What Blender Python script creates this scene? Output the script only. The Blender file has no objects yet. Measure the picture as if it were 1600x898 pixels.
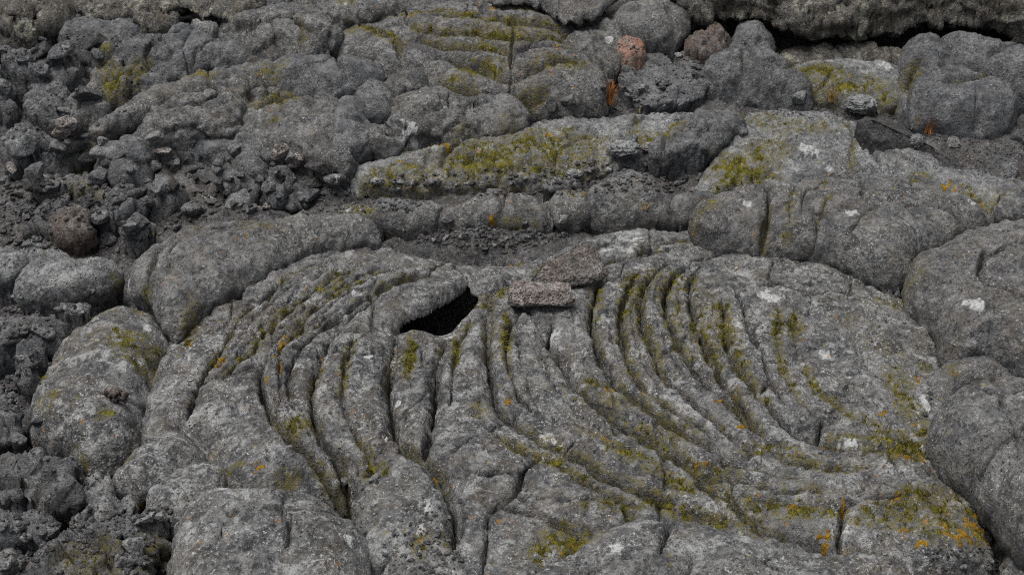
import bpy, math, random
import numpy as np

random.seed(7)
rng = np.random.default_rng(11)
sc = bpy.context.scene
COL = sc.collection

# ------------------------------------------------------------------ camera
CAM_H, PITCH, HFOV, W0, H0 = 1.70, math.radians(28.0), math.radians(40.0), 1600.0, 898.0
FPX = (W0 / 2) / math.tan(HFOV / 2)
cp, sp = math.cos(PITCH), math.sin(PITCH)
cam_d = bpy.data.cameras.new('camera')
cam = bpy.data.objects.new('camera', cam_d)
COL.objects.link(cam)
cam.location = (0, 0, CAM_H)
cam.rotation_euler = (math.pi / 2 - PITCH, 0, 0)
cam_d.sensor_width = 36
cam_d.lens = 18 / math.tan(HFOV / 2)
cam_d.clip_start, cam_d.clip_end = 0.05, 2000
cam_d.dof.use_dof = True
cam_d.dof.focus_distance = 3.1
cam_d.dof.aperture_fstop = 11
sc.camera = cam


def B(x, y):
    """height of the lie of the land (metres): level in front, rising behind"""
    t = np.maximum(0, y - 3.2)
    return 0.24 * (np.sqrt(t * t + 0.04) - 0.2) * np.where(y > 8, 8 / np.maximum(y, 8) * 0.6 + 0.4, 1)


def U(px, py, off=0.0):
    """a traced photo point as a point of the terrain"""
    dx, dv = (px - W0 / 2) / FPX, -(py - H0 / 2) / FPX
    d = np.array([dx, cp + dv * sp, -sp + dv * cp])
    lo, hi = 0.5, 30.0
    for _ in range(50):
        m = (lo + hi) / 2
        p = d * m
        if CAM_H + p[2] > B(p[0], p[1]) + off:
            lo = m
        else:
            hi = m
    p = d * lo
    return float(p[0]), float(p[1]), float(CAM_H + p[2])


def dist_at(px, py):
    x, y, z = U(px, py)
    return math.sqrt(x * x + y * y + (CAM_H - z) ** 2)


# ------------------------------------------------------------------ noise
_perm = np.random.default_rng(3).permutation(512).astype(np.int64)
_perm = np.concatenate([_perm, _perm, _perm])
_g = np.random.default_rng(4).normal(size=(512, 3))
_g /= np.linalg.norm(_g, axis=1)[:, None]


def perlin(p):
    i = np.floor(p).astype(np.int64)
    f = p - i
    i &= 511
    u = f * f * f * (f * (f * 6 - 15) + 10)
    r = 0
    for a in (0, 1):
        for b in (0, 1):
            for c in (0, 1):
                h = _perm[_perm[_perm[(i[:, 0] + a) & 511] + ((i[:, 1] + b) & 511)] + ((i[:, 2] + c) & 511)]
                g = _g[h & 511]
                n = g[:, 0] * (f[:, 0] - a) + g[:, 1] * (f[:, 1] - b) + g[:, 2] * (f[:, 2] - c)
                w = (u[:, 0] if a else 1 - u[:, 0]) * (u[:, 1] if b else 1 - u[:, 1]) * (u[:, 2] if c else 1 - u[:, 2])
                r = r + n * w
    return r * 1.5


def fbm(p, octv=3, gain=0.5):
    r, a = 0, 1.0
    for k in range(octv):
        r = r + a * perlin(p * (2.03 ** k) + 17.3 * k)
        a *= gain
    return r


def p3(x, y, z=0.0):
    return np.stack([x, y, np.zeros_like(x) + z], 1)


def sstep(a, b, v):
    t = np.clip((v - a) / (b - a), 0, 1)
    return t * t * (3 - 2 * t)


def worley(p, seed=0):
    """nearest-cell offset and a random vector per cell (3D)"""
    i = np.floor(p).astype(np.int64)
    best = np.full(len(p), 9e9)
    second = np.full(len(p), 9e9)
    off = np.zeros_like(p)
    rnd = np.zeros_like(p)
    for a in (-1, 0, 1):
        for b in (-1, 0, 1):
            for c in (-1, 0, 1):
                q = i + np.array([a, b, c])
                h = _perm[_perm[_perm[(q[:, 0] + seed) & 511] + (q[:, 1] & 511)] + (q[:, 2] & 511)] & 511
                cpnt = q + 0.5 + 0.5 * np.clip(_g[h], -.9, .9)
                d = p - cpnt
                dd = (d * d).sum(1)
                m = dd < best
                second = np.where(m, best, np.minimum(second, dd))
                best = np.where(m, dd, best)
                off[m] = d[m]
                rnd[m] = _g[(h[m] * 7 + 13) & 511]
    return off, rnd, np.sqrt(best), np.sqrt(second)


def spline(pts, closed, n=6):
    P = np.array(pts, float)
    N = len(P)
    out = []
    rngi = range(N if closed else N - 1)
    for k in rngi:
        if closed:
            a, b, c, d = P[(k - 1) % N], P[k], P[(k + 1) % N], P[(k + 2) % N]
        else:
            a, b, c, d = P[max(k - 1, 0)], P[k], P[k + 1], P[min(k + 2, N - 1)]
        for j in range(n):
            t = j / n
            out.append(0.5 * ((2 * b) + (c - a) * t + (2 * a - 5 * b + 4 * c - d) * t * t + (3 * b - a - 3 * c + d) * t ** 3))
    if not closed:
        out.append(P[-1])
    return np.array(out)


def poly_dist(X, Y, Q, closed, limit=None):
    """distance, and position along the line (0..1), and side, of the nearest point of a polyline"""
    n = len(Q)
    d = np.full(X.shape, 1e3)
    t = np.zeros(X.shape)
    s = np.ones(X.shape)
    seg = [(Q[k], Q[(k + 1) % n]) for k in range(n if closed else n - 1)]
    L = [float(np.hypot(*(b - a))) for a, b in seg]
    tot = sum(L) or 1
    acc = 0
    for (a, b), l in zip(seg, L):
        if l < 1e-9:
            continue
        if limit is not None:
            m = np.nonzero((X > min(a[0], b[0]) - limit) & (X < max(a[0], b[0]) + limit) &
                           (Y > min(a[1], b[1]) - limit) & (Y < max(a[1], b[1]) + limit))[0]
            if not len(m):
                acc += l
                continue
            x, y = X[m], Y[m]
        else:
            m, x, y = slice(None), X, Y
        ex, ey = (b - a) / l
        u = np.clip((x - a[0]) * ex + (y - a[1]) * ey, 0, l)
        dx, dy = x - a[0] - u * ex, y - a[1] - u * ey
        dd = np.sqrt(dx * dx + dy * dy)
        cur = d[m]
        better = dd < cur
        d[m] = np.where(better, dd, cur)
        t[m] = np.where(better, (acc + u) / tot, t[m])
        s[m] = np.where(better, np.sign(ex * dy - ey * dx), s[m])
        acc += l
    return d, t, s


def inside(X, Y, Q):
    r = np.zeros(X.shape, bool)
    n = len(Q)
    for k in range(n):
        a, b = Q[k], Q[(k + 1) % n]
        if a[1] == b[1]:
            continue
        c = ((a[1] > Y) != (b[1] > Y)) & (X < (b[0] - a[0]) * (Y - a[1]) / (b[1] - a[1]) + a[0])
        r ^= c
    return r


def blur(A, k):
    for _ in range(k):
        P = np.pad(A, 1, mode='edge')
        A = (P[1:-1, 1:-1] * 4 + P[:-2, 1:-1] * 2 + P[2:, 1:-1] * 2 + P[1:-1, :-2] * 2 + P[1:-1, 2:] * 2 +
             P[:-2, :-2] + P[2:, 2:] + P[:-2, 2:] + P[2:, :-2]) / 16
    return A


# ------------------------------------------------------------------ materials
def nd(nt, typ, **kw):
    n = nt.nodes.new(typ)
    for k, v in kw.items():
        setattr(n, k, v)
    return n


def rock_material(name, dark, mid, light, speck=0.5, pale=0.4, palecol=(.31, .315, .315), brown=0.6,
                  browncol=(.092, .074, .05), spots=0.5, bump=1.0, vesicle=0.0, coords='pos', red=0.0,
                  redcol=(.28, .1, .055), scale=1.0):
    m = bpy.data.materials.new(name)
    m.use_nodes = True
    nt = m.node_tree
    nt.nodes.clear()
    out = nd(nt, 'ShaderNodeOutputMaterial')
    bs = nd(nt, 'ShaderNodeBsdfPrincipled')
    nt.links.new(bs.outputs[0], out.inputs[0])
    bs.inputs['Roughness'].default_value = 0.85
    bs.inputs['Specular IOR Level'].default_value = 0.25
    if coords == 'pos':
        g = nd(nt, 'ShaderNodeNewGeometry')
        vec = g.outputs['Position']
    else:
        g = nd(nt, 'ShaderNodeTexCoord')
        oi = nd(nt, 'ShaderNodeObjectInfo')
        ml = nd(nt, 'ShaderNodeVectorMath', operation='SCALE')
        ml.inputs[0].default_value = (37, 19, 53)
        nt.links.new(oi.outputs['Random'], ml.inputs['Scale'])
        ad = nd(nt, 'ShaderNodeVectorMath', operation='ADD')
        g2 = nd(nt, 'ShaderNodeNewGeometry')
        nt.links.new(g2.outputs['Position'], ad.inputs[0])
        nt.links.new(ml.outputs[0], ad.inputs[1])
        vec = ad.outputs[0]

    def noise(s, det=3, rough=.55, dist=0.0):
        n = nd(nt, 'ShaderNodeTexNoise')
        n.inputs['Scale'].default_value = s * scale
        n.inputs['Detail'].default_value = det
        n.inputs['Roughness'].default_value = rough
        n.inputs['Distortion'].default_value = dist
        nt.links.new(vec, n.inputs['Vector'])
        return n.outputs['Fac']

    def ramp(src, a, b, lo=0.0, hi=1.0):
        r = nd(nt, 'ShaderNodeMapRange', interpolation_type='SMOOTHSTEP')
        r.inputs['From Min'].default_value = a
        r.inputs['From Max'].default_value = b
        r.inputs['To Min'].default_value = lo
        r.inputs['To Max'].default_value = hi
        nt.links.new(src, r.inputs['Value'])
        return r.outputs[0]

    def math_(op, a, b):
        n = nd(nt, 'ShaderNodeMath', operation=op)
        for k, v in ((0, a), (1, b)):
            if isinstance(v, (int, float)):
                n.inputs[k].default_value = v
            else:
                nt.links.new(v, n.inputs[k])
        return n.outputs[0]

    def mix(f, a, b):
        n = nd(nt, 'ShaderNodeMix', data_type='RGBA')
        if isinstance(f, (int, float)):
            n.inputs[0].default_value = f
        else:
            nt.links.new(f, n.inputs[0])
        for k, v in ((6, a), (7, b)):
            if isinstance(v, tuple):
                n.inputs[k].default_value = (*v, 1)
            else:
                nt.links.new(v, n.inputs[k])
        return n.outputs[2]

    def attr(nm):
        a = nd(nt, 'ShaderNodeAttribute', attribute_name=nm)
        return a.outputs['Fac']

    fine = noise(70, 5, .78)
    midn = noise(24, 6, .72, .3)
    grain = noise(150, 3, .7)
    c = mix(ramp(fine, .42, .62), dark, mid)
    c = mix(ramp(midn, .44, .62, 0, .9), c, mix(ramp(fine, .38, .6), mid, light))
    c = mix(ramp(noise(6, 6, .7, .5), .5, .6, 0, .5), c, mix(ramp(fine, .36, .62), mid, light))
    c = mix(ramp(noise(8.5, 5, .7, .3), .52, .64, 0, .55), c, dark)
    # brown, ochre-tinged weathering
    c = mix(math_('MULTIPLY', ramp(noise(7.7, 5, .7, .4), .45, .62, 0, brown), ramp(noise(45, 4, .7), .4, .6)), c, browncol)
    if red > 0:
        c = mix(math_('MULTIPLY', ramp(noise(10, 4, .6), .42, .62, 0, red), ramp(fine, .3, .55)), c, redcol)
    # pale crustose lichen in ragged patches, then single pale grains and dark pits
    pl = math_('MULTIPLY', ramp(noise(13, 6, .75, .4), .52, .6), ramp(noise(55, 5, .75), .42, .54, 0, pale))
    c = mix(pl, c, palecol)
    c = mix(ramp(noise(42, 6, .85), .57, .66, 0, min(1, pale * 1.3)), c, palecol)
    gate = ramp(noise(10, 5, .7, .4), .42, .6, .12, 1)
    c = mix(math_('MULTIPLY', ramp(grain, .565, .65, 0, min(1, speck * 1.35)), gate), c, (.38, .38, .365))
    c = mix(math_('MULTIPLY', ramp(noise(120, 3, .7), .56, .64, 0, .9), ramp(noise(7, 4, .6, .4), .4, .55, .35, 1)), c, (.014, .014, .015))
    c = mix(math_('MULTIPLY', ramp(attr('pale'), .2, .6), ramp(noise(110, 4, .65), .3, .5)), c, (.38, .385, .385))
    # olive film that the moss leaves on the stone round it, and tiny yellow and orange lichen spots
    film = math_('MULTIPLY', ramp(attr('film'), .08, .75), ramp(noise(70, 4, .7), .4, .6, 0, .85))
    c = mix(film, c, mix(ramp(noise(33, 3), .4, .6), (.075, .066, .014), (.11, .088, .016)))
    v = nd(nt, 'ShaderNodeTexVoronoi')
    v.inputs['Scale'].default_value = 42 * scale
    nt.links.new(vec, v.inputs['Vector'])
    sepc = nd(nt, 'ShaderNodeSeparateColor')
    nt.links.new(v.outputs['Color'], sepc.inputs[0])
    dot = math_('MULTIPLY', ramp(v.outputs['Distance'], .34, .16), ramp(sepc.outputs[0], .84, .86, 0, spots))
    dot = math_('MULTIPLY', dot, ramp(noise(9, 3), .42, .58))
    dot = math_('MULTIPLY', dot, ramp(noise(190, 2), .42, .52))
    c = mix(dot, c, mix(ramp(sepc.outputs[1], .45, .55), (.2, .17, .03), (.34, .15, .018)))
    nt.links.new(c, bs.inputs['Base Color'])
    # relief
    h = math_('ADD', math_('MULTIPLY', noise(48, 6, .72), 1.5), math_('MULTIPLY', noise(150, 3, .7), .8))
    if vesicle > 0:
        vv = nd(nt, 'ShaderNodeTexVoronoi')
        vv.inputs['Scale'].default_value = 150
        nt.links.new(vec, vv.inputs['Vector'])
        h = math_('ADD', h, ramp(vv.outputs['Distance'], .1, .5, 0, vesicle))
    bp = nd(nt, 'ShaderNodeBump')
    bp.inputs['Strength'].default_value = 1.0
    bp.inputs['Distance'].default_value = 0.009 * bump
    nt.links.new(h, bp.inputs['Height'])
    nt.links.new(bp.outputs[0], bs.inputs['Normal'])
    return m


def plant_material(name, cols, s1=30, s2=160, bump=.008, rough=.9):
    m = bpy.data.materials.new(name)
    m.use_nodes = True
    nt = m.node_tree
    bs = nt.nodes['Principled BSDF']
    bs.inputs['Roughness'].default_value = rough
    bs.inputs['Specular IOR Level'].default_value = .15
    g = nd(nt, 'ShaderNodeNewGeometry')
    def noise(s):
        n = nd(nt, 'ShaderNodeTexNoise')
        n.inputs['Scale'].default_value = s
        n.inputs['Detail'].default_value = 4
        n.inputs['Roughness'].default_value = .65
        nt.links.new(g.outputs['Position'], n.inputs['Vector'])
        return n
    n1, n2 = noise(s1), noise(s2)
    a = nd(nt, 'ShaderNodeMath', operation='ADD')
    mu = nd(nt, 'ShaderNodeMath', operation='MULTIPLY')
    mu.inputs[1].default_value = .6
    nt.links.new(n2.outputs['Fac'], mu.inputs[0])
    nt.links.new(n1.outputs['Fac'], a.inputs[0])
    nt.links.new(mu.outputs[0], a.inputs[1])
    r = nd(nt, 'ShaderNodeValToRGB')
    el = r.color_ramp.elements
    el[0].position, el[1].position = .56, 1.04
    el[0].color = (*cols[0], 1)
    el[1].color = (*cols[-1], 1)
    for k, cc in enumerate(cols[1:-1]):
        e = el.new(.56 + .48 * (k + 1) / (len(cols) - 1))
        e.color = (*cc, 1)
    nt.links.new(a.outputs[0], r.inputs[0])
    nt.links.new(r.outputs[0], bs.inputs['Base Color'])
    b = nd(nt, 'ShaderNodeBump')
    b.inputs['Distance'].default_value = bump
    nt.links.new(n2.outputs['Fac'], b.inputs['Height'])
    nt.links.new(b.outputs[0], bs.inputs['Normal'])
    return m


M = dict(
    grey=rock_material('grey_ropy_lava', (.036, .036, .038), (.108, .108, .109), (.215, .214, .21), speck=.85, pale=.7),
    smooth=rock_material('smooth_lava_crust', (.042, .042, .044), (.108, .107, .107), (.19, .187, .183), speck=.55, pale=.22, brown=.5, spots=.5),
    rear=rock_material('weathered_lava', (.042, .043, .045), (.107, .106, .107), (.185, .181, .174), speck=.55, pale=.3, brown=.5),
    blue=rock_material('blue_grey_lava', (.042, .044, .047), (.092, .095, .1), (.152, .154, .158), speck=.35, pale=.22, brown=.25, spots=.25),
    lich=rock_material('lichen_crusted_lava', (.06, .062, .066), (.145, .149, .154), (.235, .237, .236), speck=.5, pale=.6, palecol=(.33, .335, .325), brown=.3),
    ledge=rock_material('rough_ledge_lava', (.04, .038, .036), (.1, .094, .086), (.18, .17, .155), speck=.45, pale=.8, palecol=(.3, .3, .24), brown=.7, bump=1.5),
    red=rock_material('reddish_vesicular_lava', (.085, .075, .069), (.25, .225, .21), (.4, .375, .355), speck=.5, pale=.35, red=.25, redcol=(.24, .13, .09), vesicle=.8, bump=1.3, coords='obj', brown=.3, spots=.1),
    brownrock=rock_material('brown_pitted_lava', (.035, .03, .028), (.11, .1, .093), (.21, .195, .185), speck=.5, pale=.5, red=.25, redcol=(.14, .085, .06), coords='obj', brown=.4, spots=.1, vesicle=.8),
    darkred=rock_material('brown_lava', (.04, .034, .031), (.1, .085, .078), (.18, .16, .15), speck=.3, pale=.3, red=.5, redcol=(.12, .07, .05), coords='obj', brown=.3, spots=.1),
    darkrock=rock_material('dark_lava_stone', (.022, .021, .021), (.05, .049, .05), (.09, .088, .088), speck=.2, pale=.12, brown=.3, coords='obj', spots=.1, bump=1.4),
    stone=rock_material('loose_lava_stone', (.042, .044, .048), (.098, .101, .107), (.17, .172, .175), speck=.4, pale=.4, brown=.35, coords='obj', spots=.25, bump=1.3),
    stonelight=rock_material('pale_lava_stone', (.08, .08, .083), (.19, .19, .19), (.3, .3, .295), speck=.5, pale=.5, brown=.2, coords='obj', spots=.2, bump=1.3),
    orange=rock_material('rusty_broken_lava', (.06, .05, .045), (.15, .12, .105), (.26, .2, .17), speck=.3, pale=.15, red=.75, redcol=(.34, .155, .095), coords='obj', spots=.1, brown=.2),
    gravel=rock_material('lava_gravel', (.026, .026, .028), (.07, .07, .072), (.13, .128, .127), speck=.4, pale=.3, brown=.35, red=.12, redcol=(.11, .065, .05), spots=.1, bump=1.5),
    moss=plant_material('olive_moss', [(.022, .02, .005), (.06, .054, .01), (.11, .097, .015), (.17, .145, .024)]),
    orangelich=plant_material('orange_lichen', [(.075, .04, .006), (.18, .1, .012), (.31, .185, .018)], 60, 220),
    whitelich=plant_material('white_lichen', [(.1, .104, .104), (.25, .258, .256), (.42, .43, .42)], 60, 260, .012),
    straw=plant_material('dry_straw', [(.22, .14, .05), (.42, .3, .13), (.5, .4, .22)], 40, 90),
    rustgrass=plant_material('rusty_grass', [(.2, .07, .02), (.38, .16, .06), (.5, .26, .12)], 40, 90),
)

# ------------------------------------------------------------------ moss and lichen patches traced on the photo: x, y, rx, ry, strength
MOSS = [
    (760, 240, 70, 28, .95), (850, 225, 90, 26, .8), (640, 260, 60, 20, .6), (690, 225, 45, 14, .35), (900, 250, 60, 14, .6), (1030, 212, 32, 13, .9), (920, 215, 40, 16, .5),
    (590, 270, 35, 12, .55), (1165, 255, 48, 24, 1), (1200, 225, 45, 18, .55), (1250, 195, 70, 14, .4), (1180, 180, 40, 10, .5), (1150, 270, 30, 12, .9),
    (1275, 108, 40, 11, 1), (1330, 125, 60, 13, .8), (1300, 135, 30, 9, .6), (1385, 140, 20, 14, .6), (180, 135, 20, 17, 1), (165, 110, 12, 10, .8), (215, 125, 14, 10, .5),
    (130, 235, 26, 13, .6), (135, 290, 28, 10, .6), (420, 15, 8, 5, .5), (120, 10, 10, 8, .3),
    (640, 8, 30, 7, .7), (545, 50, 15, 9, .6), (820, 32, 25, 6, .8), (250, 160, 20, 7, .5), (320, 158, 28, 6, .7), (430, 150, 26, 8, .6), (425, 178, 40, 10, .5), (430, 205, 14, 6, .5),
    (860, 80, 40, 10, .4), (790, 85, 70, 22, .35), (880, 130, 40, 9, .7), (935, 110, 14, 8, .6), (760, 128, 40, 6, .7), (560, 75, 25, 6, .5),
    (800, 350, 34, 6, .9), (900, 320, 20, 7, .6), (925, 357, 26, 7, .7), (810, 405, 12, 10, .5), (560, 345, 30, 7, .7), (610, 372, 30, 6, .4),
    (1275, 345, 9, 22, .7), (1150, 345, 9, 10, .35), (1470, 360, 10, 9, .5), (190, 435, 16, 8, .9), (150, 500, 40, 10, .4), (205, 550, 30, 20, .6), (60, 590, 10, 10, .7), (75, 630, 24, 16, .4), (195, 700, 15, 16, .7), (105, 690, 30, 22, .3),
    (165, 655, 14, 7, .7), (225, 490, 20, 12, .4), (400, 395, 34, 24, .35), (450, 375, 30, 16, .4), (545, 362, 40, 6, .5), (300, 520, 12, 26, .5),
    (470, 672, 30, 12, .6), (450, 735, 22, 8, .5), (360, 725, 24, 6, .5), (405, 560, 18, 12, .4), (520, 470, 24, 18, .35),
    (640, 575, 9, 40, .6), (712, 570, 7, 32, .5), (790, 545, 8, 44, .55), (780, 480, 30, 10, .5), (890, 495, 10, 8, .4), (700, 440, 12, 8, .2),
    (930, 490, 20, 50, .3), (985, 480, 30, 60, .24), (1050, 500, 40, 80, .26), (1110, 520, 30, 70, .26), (1085, 480, 12, 60, .24), (1150, 560, 20, 50, .28), (1010, 400, 40, 18, .3), (1100, 385, 40, 10, .4), (860, 620, 60, 40, .16), (1000, 700, 120, 50, .18), (1330, 480, 90, 40, .18), (1380, 560, 70, 60, .2), (500, 440, 80, 40, .18), (430, 520, 60, 60, .18), (1180, 760, 120, 40, .2),
    (920, 625, 45, 14, .5), (960, 650, 60, 20, .35), (1060, 700, 60, 30, .28), (760, 660, 40, 14, .3), (1130, 745, 60, 10, .4), (1195, 800, 50, 10, .5), (1255, 812, 50, 8, .95), (1200, 720, 60, 10, .4),
    (1250, 735, 34, 7, .7), (1330, 705, 50, 7, .5), (890, 842, 42, 20, .9), (845, 860, 18, 18, .8), (960, 790, 40, 13, .55), (915, 790, 30, 10, .4), (1020, 785, 34, 10, .55), (1080, 770, 40, 8, .4),
    (1400, 600, 30, 30, .35), (1420, 650, 26, 40, .5), (1410, 715, 40, 24, .85), (1440, 690, 18, 20, .6), (1450, 580, 20, 14, .4), (1330, 520, 60, 22, .22), (1400, 490, 60, 18, .3), (1240, 530, 30, 20, .25),
    (1440, 800, 60, 26, .7), (1380, 815, 50, 14, .7), (1500, 790, 40, 18, .5), (1490, 830, 50, 18, .6), (1480, 760, 26, 9, .4), (1130, 820, 34, 10, .5), (1180, 835, 24, 8, .5),
    (1480, 600, 14, 9, .5), (150, 860, 70, 26, .55), (230, 830, 40, 24, .4), (660, 855, 20, 24, .5), (700, 850, 20, 20, .35), (585, 815, 8, 10, .5), (1480, 290, 60, 20, .35), (1540, 300, 50, 12, .5), (1440, 265, 30, 12, .3),
    (1580, 70, 18, 9, .5), (545, 830, 12, 8, .2), (770, 880, 10, 6, .3),
]
ORANGE = [
    (347, 575, 12, 11, 1), (432, 577, 6, 7, 1), (445, 552, 8, 12, 1), (440, 590, 5, 5, .9), (415, 605, 8, 4, .9), (403, 731, 10, 8, 1), (213, 752, 7, 6, 1), (390, 420, 6, 6, .8), (297, 540, 6, 8, .6),
    (1420, 835, 20, 12, .5), (1500, 838, 22, 10, 1), (1525, 820, 18, 16, 1), (1480, 830, 14, 8, .9), (1440, 850, 12, 6, .9), (1530, 805, 14, 5, .9), (1290, 842, 12, 10, .9), (1235, 805, 14, 6, .8), (1318, 800, 6, 9, .9),
    (1375, 663, 14, 4, .7), (1433, 605, 4, 7, .9), (1430, 677, 8, 4, .8), (1395, 730, 14, 8, .7), (1415, 735, 20, 6, .6), (1247, 730, 18, 6, .7), (1155, 690, 12, 6, .7), (1120, 655, 10, 8, .6), (1290, 717, 16, 4, .6),
    (924, 836, 10, 5, 1), (900, 848, 14, 7, .9), (880, 860, 8, 6, .8), (680, 750, 7, 3, 1), (635, 829, 6, 4, 1), (795, 650, 12, 6, .7), (905, 650, 14, 6, .5), (950, 635, 14, 6, .6), (880, 715, 10, 6, .6),
    (768, 350, 6, 6, .9), (803, 402, 8, 8, .8), (590, 360, 6, 5, .9), (650, 380, 6, 5, .9), (613, 382, 4, 4, .8), (930, 355, 16, 4, .8), (775, 40, 8, 5, .9), (770, 52, 6, 4, .8), (752, 47, 12, 5, .6), (872, 107, 8, 8, .9),
    (645, 60, 10, 4, .6), (570, 75, 6, 4, .6), (695, 220, 9, 4, .9), (858, 208, 6, 4, .9), (625, 245, 6, 4, .8), (865, 235, 10, 6, .7), (555, 270, 6, 5, .6), (1000, 318, 12, 5, .6), (1190, 660, 8, 6, .4),
    (1590, 72, 10, 6, .8), (1555, 166, 8, 4, .6), (1485, 280, 22, 10, .7), (1530, 295, 20, 8, .5), (1505, 14, 22, 6, .5), (485, 20, 4, 3, .8), (502, 70, 5, 3, .8), (850, 178, 5, 4, .5), (385, 570, 6, 6, .4),
    (190, 432, 7, 4, .6), (480, 62, 4, 3, .5), (460, 620, 8, 6, .4), (1160, 310, 6, 4, .3), (950, 700, 20, 8, .4), (1090, 735, 20, 8, .4), (1010, 640, 26, 8, .45), (1040, 610, 20, 8, .4), (985, 730, 10, 6, .3),
    (1405, 790, 24, 8, .6), (1440, 745, 12, 8, .5), (1170, 690, 30, 7, .4), (1480, 690, 6, 9, .2), (1350, 800, 14, 6, .5), (1445, 820, 10, 6, .5), (545, 612, 8, 5, .3), (560, 690, 8, 5, .3),
]
PALE = [
    (848, 699, 15, 6, 1), (866, 704, 6, 5, .9), (848, 730, 5, 3, 1), (873, 716, 8, 4, .9), (1326, 719, 17, 9, 1.1), (1443, 636, 10, 12, 1.1), (1430, 655, 6, 6, 1), (1444, 732, 8, 9, 1.2), (1437, 712, 7, 6, .8), (1510, 553, 11, 9, 1.2), (1495, 550, 6, 4, .9),
    (668, 805, 6, 10, 1.1), (660, 835, 9, 9, .9), (622, 645, 7, 5, .9), (603, 687, 6, 5, .9), (1150, 530, 7, 5, .6), (1200, 488, 20, 10, .7), (1290, 570, 12, 8, .9), (1150, 530, 9, 8, .8), (1228, 540, 14, 6, .6), (1318, 410, 16, 7, .8), (1160, 388, 14, 5, .7),
    (1562, 354, 14, 5, 1), (1508, 378, 6, 4, 1), (1490, 416, 5, 3, 1), (1478, 640, 10, 12, .7), (545, 345, 7, 5, .9), (490, 342, 14, 9, .7), (640, 318, 6, 5, .4), (430, 370, 8, 5, .4), (350, 775, 14, 8, .8), (170, 395, 10, 6, .5),
    (680, 12, 6, 5, 1), (545, 55, 6, 6, .8), (548, 50, 5, 6, .6), (950, 75, 8, 5, .8), (780, 205, 6, 4, .6), (640, 216, 12, 3, .9), (790, 293, 18, 4, .8), (850, 213, 8, 4, .7), (857, 230, 6, 4, .8), (825, 240, 5, 4, .7), (880, 240, 10, 5, .6), (1385, 97, 12, 5, .8),
    (960, 880, 12, 9, .9), (1212, 890, 9, 6, 1), (1075, 655, 8, 6, .8), (1108, 688, 8, 4, .8), (1160, 790, 8, 8, .6), (545, 860, 7, 10, .9), (300, 560, 10, 8, .5), (200, 463, 10, 6, .9), (223, 565, 10, 6, .8), (230, 525, 12, 10, .4), (510, 585, 12, 8, .5),
    (560, 480, 10, 7, .7), (576, 580, 8, 8, .8), (700, 540, 10, 5, .8), (866, 545, 9, 14, .8), (985, 400, 20, 10, .7), (950, 400, 20, 8, .5), (1030, 495, 12, 10, .5), (945, 515, 8, 6, .7), (1000, 385, 24, 8, .5), (930, 440, 16, 8, .4), (757, 420, 8, 6, .7),
    (1180, 265, 8, 5, .6), (1260, 230, 50, 22, .38), (1300, 255, 50, 14, .35), (1160, 215, 20, 6, .4), (1040, 184, 14, 5, .7), (60, 430, 40, 12, .25), (120, 408, 40, 12, .35), (1600, 895, 6, 5, .9), (40, 645, 8, 8, .6), (1320, 830, 8, 10, .8), (1310, 862, 10, 5, .6),
]


def world_patches(L):
    out = []
    for (px, py, rx, ry, s) in L:
        x, y, z = U(px, py, .05)
        d = math.sqrt(x * x + y * y + (CAM_H - z) ** 2)
        k = d / FPX
        slope = 0.0 if y < 3.2 else 0.24
        ang = math.atan2(CAM_H - z, y) + math.atan(slope)
        out.append((x, y, rx * k, ry * k / math.sin(ang), s))
    return out


MOSS_W, ORANGE_W, PALE_W = world_patches(MOSS), world_patches(ORANGE), world_patches(PALE)


def patch_field(x, y, L):
    r = np.zeros_like(x)
    for (cx, cy, rx, ry, s) in L:
        m = np.nonzero((abs(x - cx) < 2.2 * rx) & (abs(y - cy) < 2.2 * ry))[0]
        if len(m):
            q = ((x[m] - cx) / rx) ** 2 + ((y[m] - cy) / ry) ** 2
            r[m] = np.maximum(r[m], s * np.exp(-0.9 * q))
    return r


# moss and lichen shells, gathered from every stone they grow on
SHELL = {'moss': [], 'orange': []}
BLADES = []


def mesh_from(name, V, F, mat, smooth=True):
    me = bpy.data.meshes.new(name)
    V = np.asarray(V, np.float32)
    F = np.asarray(F, np.int32)
    k = F.shape[1]
    me.vertices.add(len(V))
    me.vertices.foreach_set('co', V.ravel())
    me.loops.add(F.size)
    me.loops.foreach_set('vertex_index', F.ravel())
    me.polygons.add(len(F))
    me.polygons.foreach_set('loop_start', np.arange(0, F.size, k, dtype=np.int32))
    me.polygons.foreach_set('loop_total', np.full(len(F), k, np.int32))
    me.polygons.foreach_set('use_smooth', np.full(len(F), smooth, bool))
    me.update(calc_edges=True)
    me.validate()
    if mat:
        me.materials.append(mat)
    return me


def set_attr(me, nm, v):
    a = me.attributes.new(nm, 'FLOAT', 'POINT')
    a.data.foreach_set('value', np.asarray(v, np.float32))


def normals(me, n):
    N = np.zeros(n * 3, np.float32)
    me.vertex_normals.foreach_get('vector', N)
    return N.reshape(-1, 3)


def compact(V, F, *extra):
    used = np.unique(F)
    mp = np.full(len(V), -1, np.int64)
    mp[used] = np.arange(len(used))
    return (V[used], mp[F]) + tuple(e[used] for e in extra)


def tagthing(o, label, cat, group=None):
    o['label'] = label
    o['category'] = cat
    if 'kind' not in o:
        o['kind'] = 'thing'
    if group:
        o['group'] = group
    return o


def px_poly(pts, off, closed=True, n=6):
    return spline([U(a, b, off)[:2] for a, b in pts], closed, n)


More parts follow.
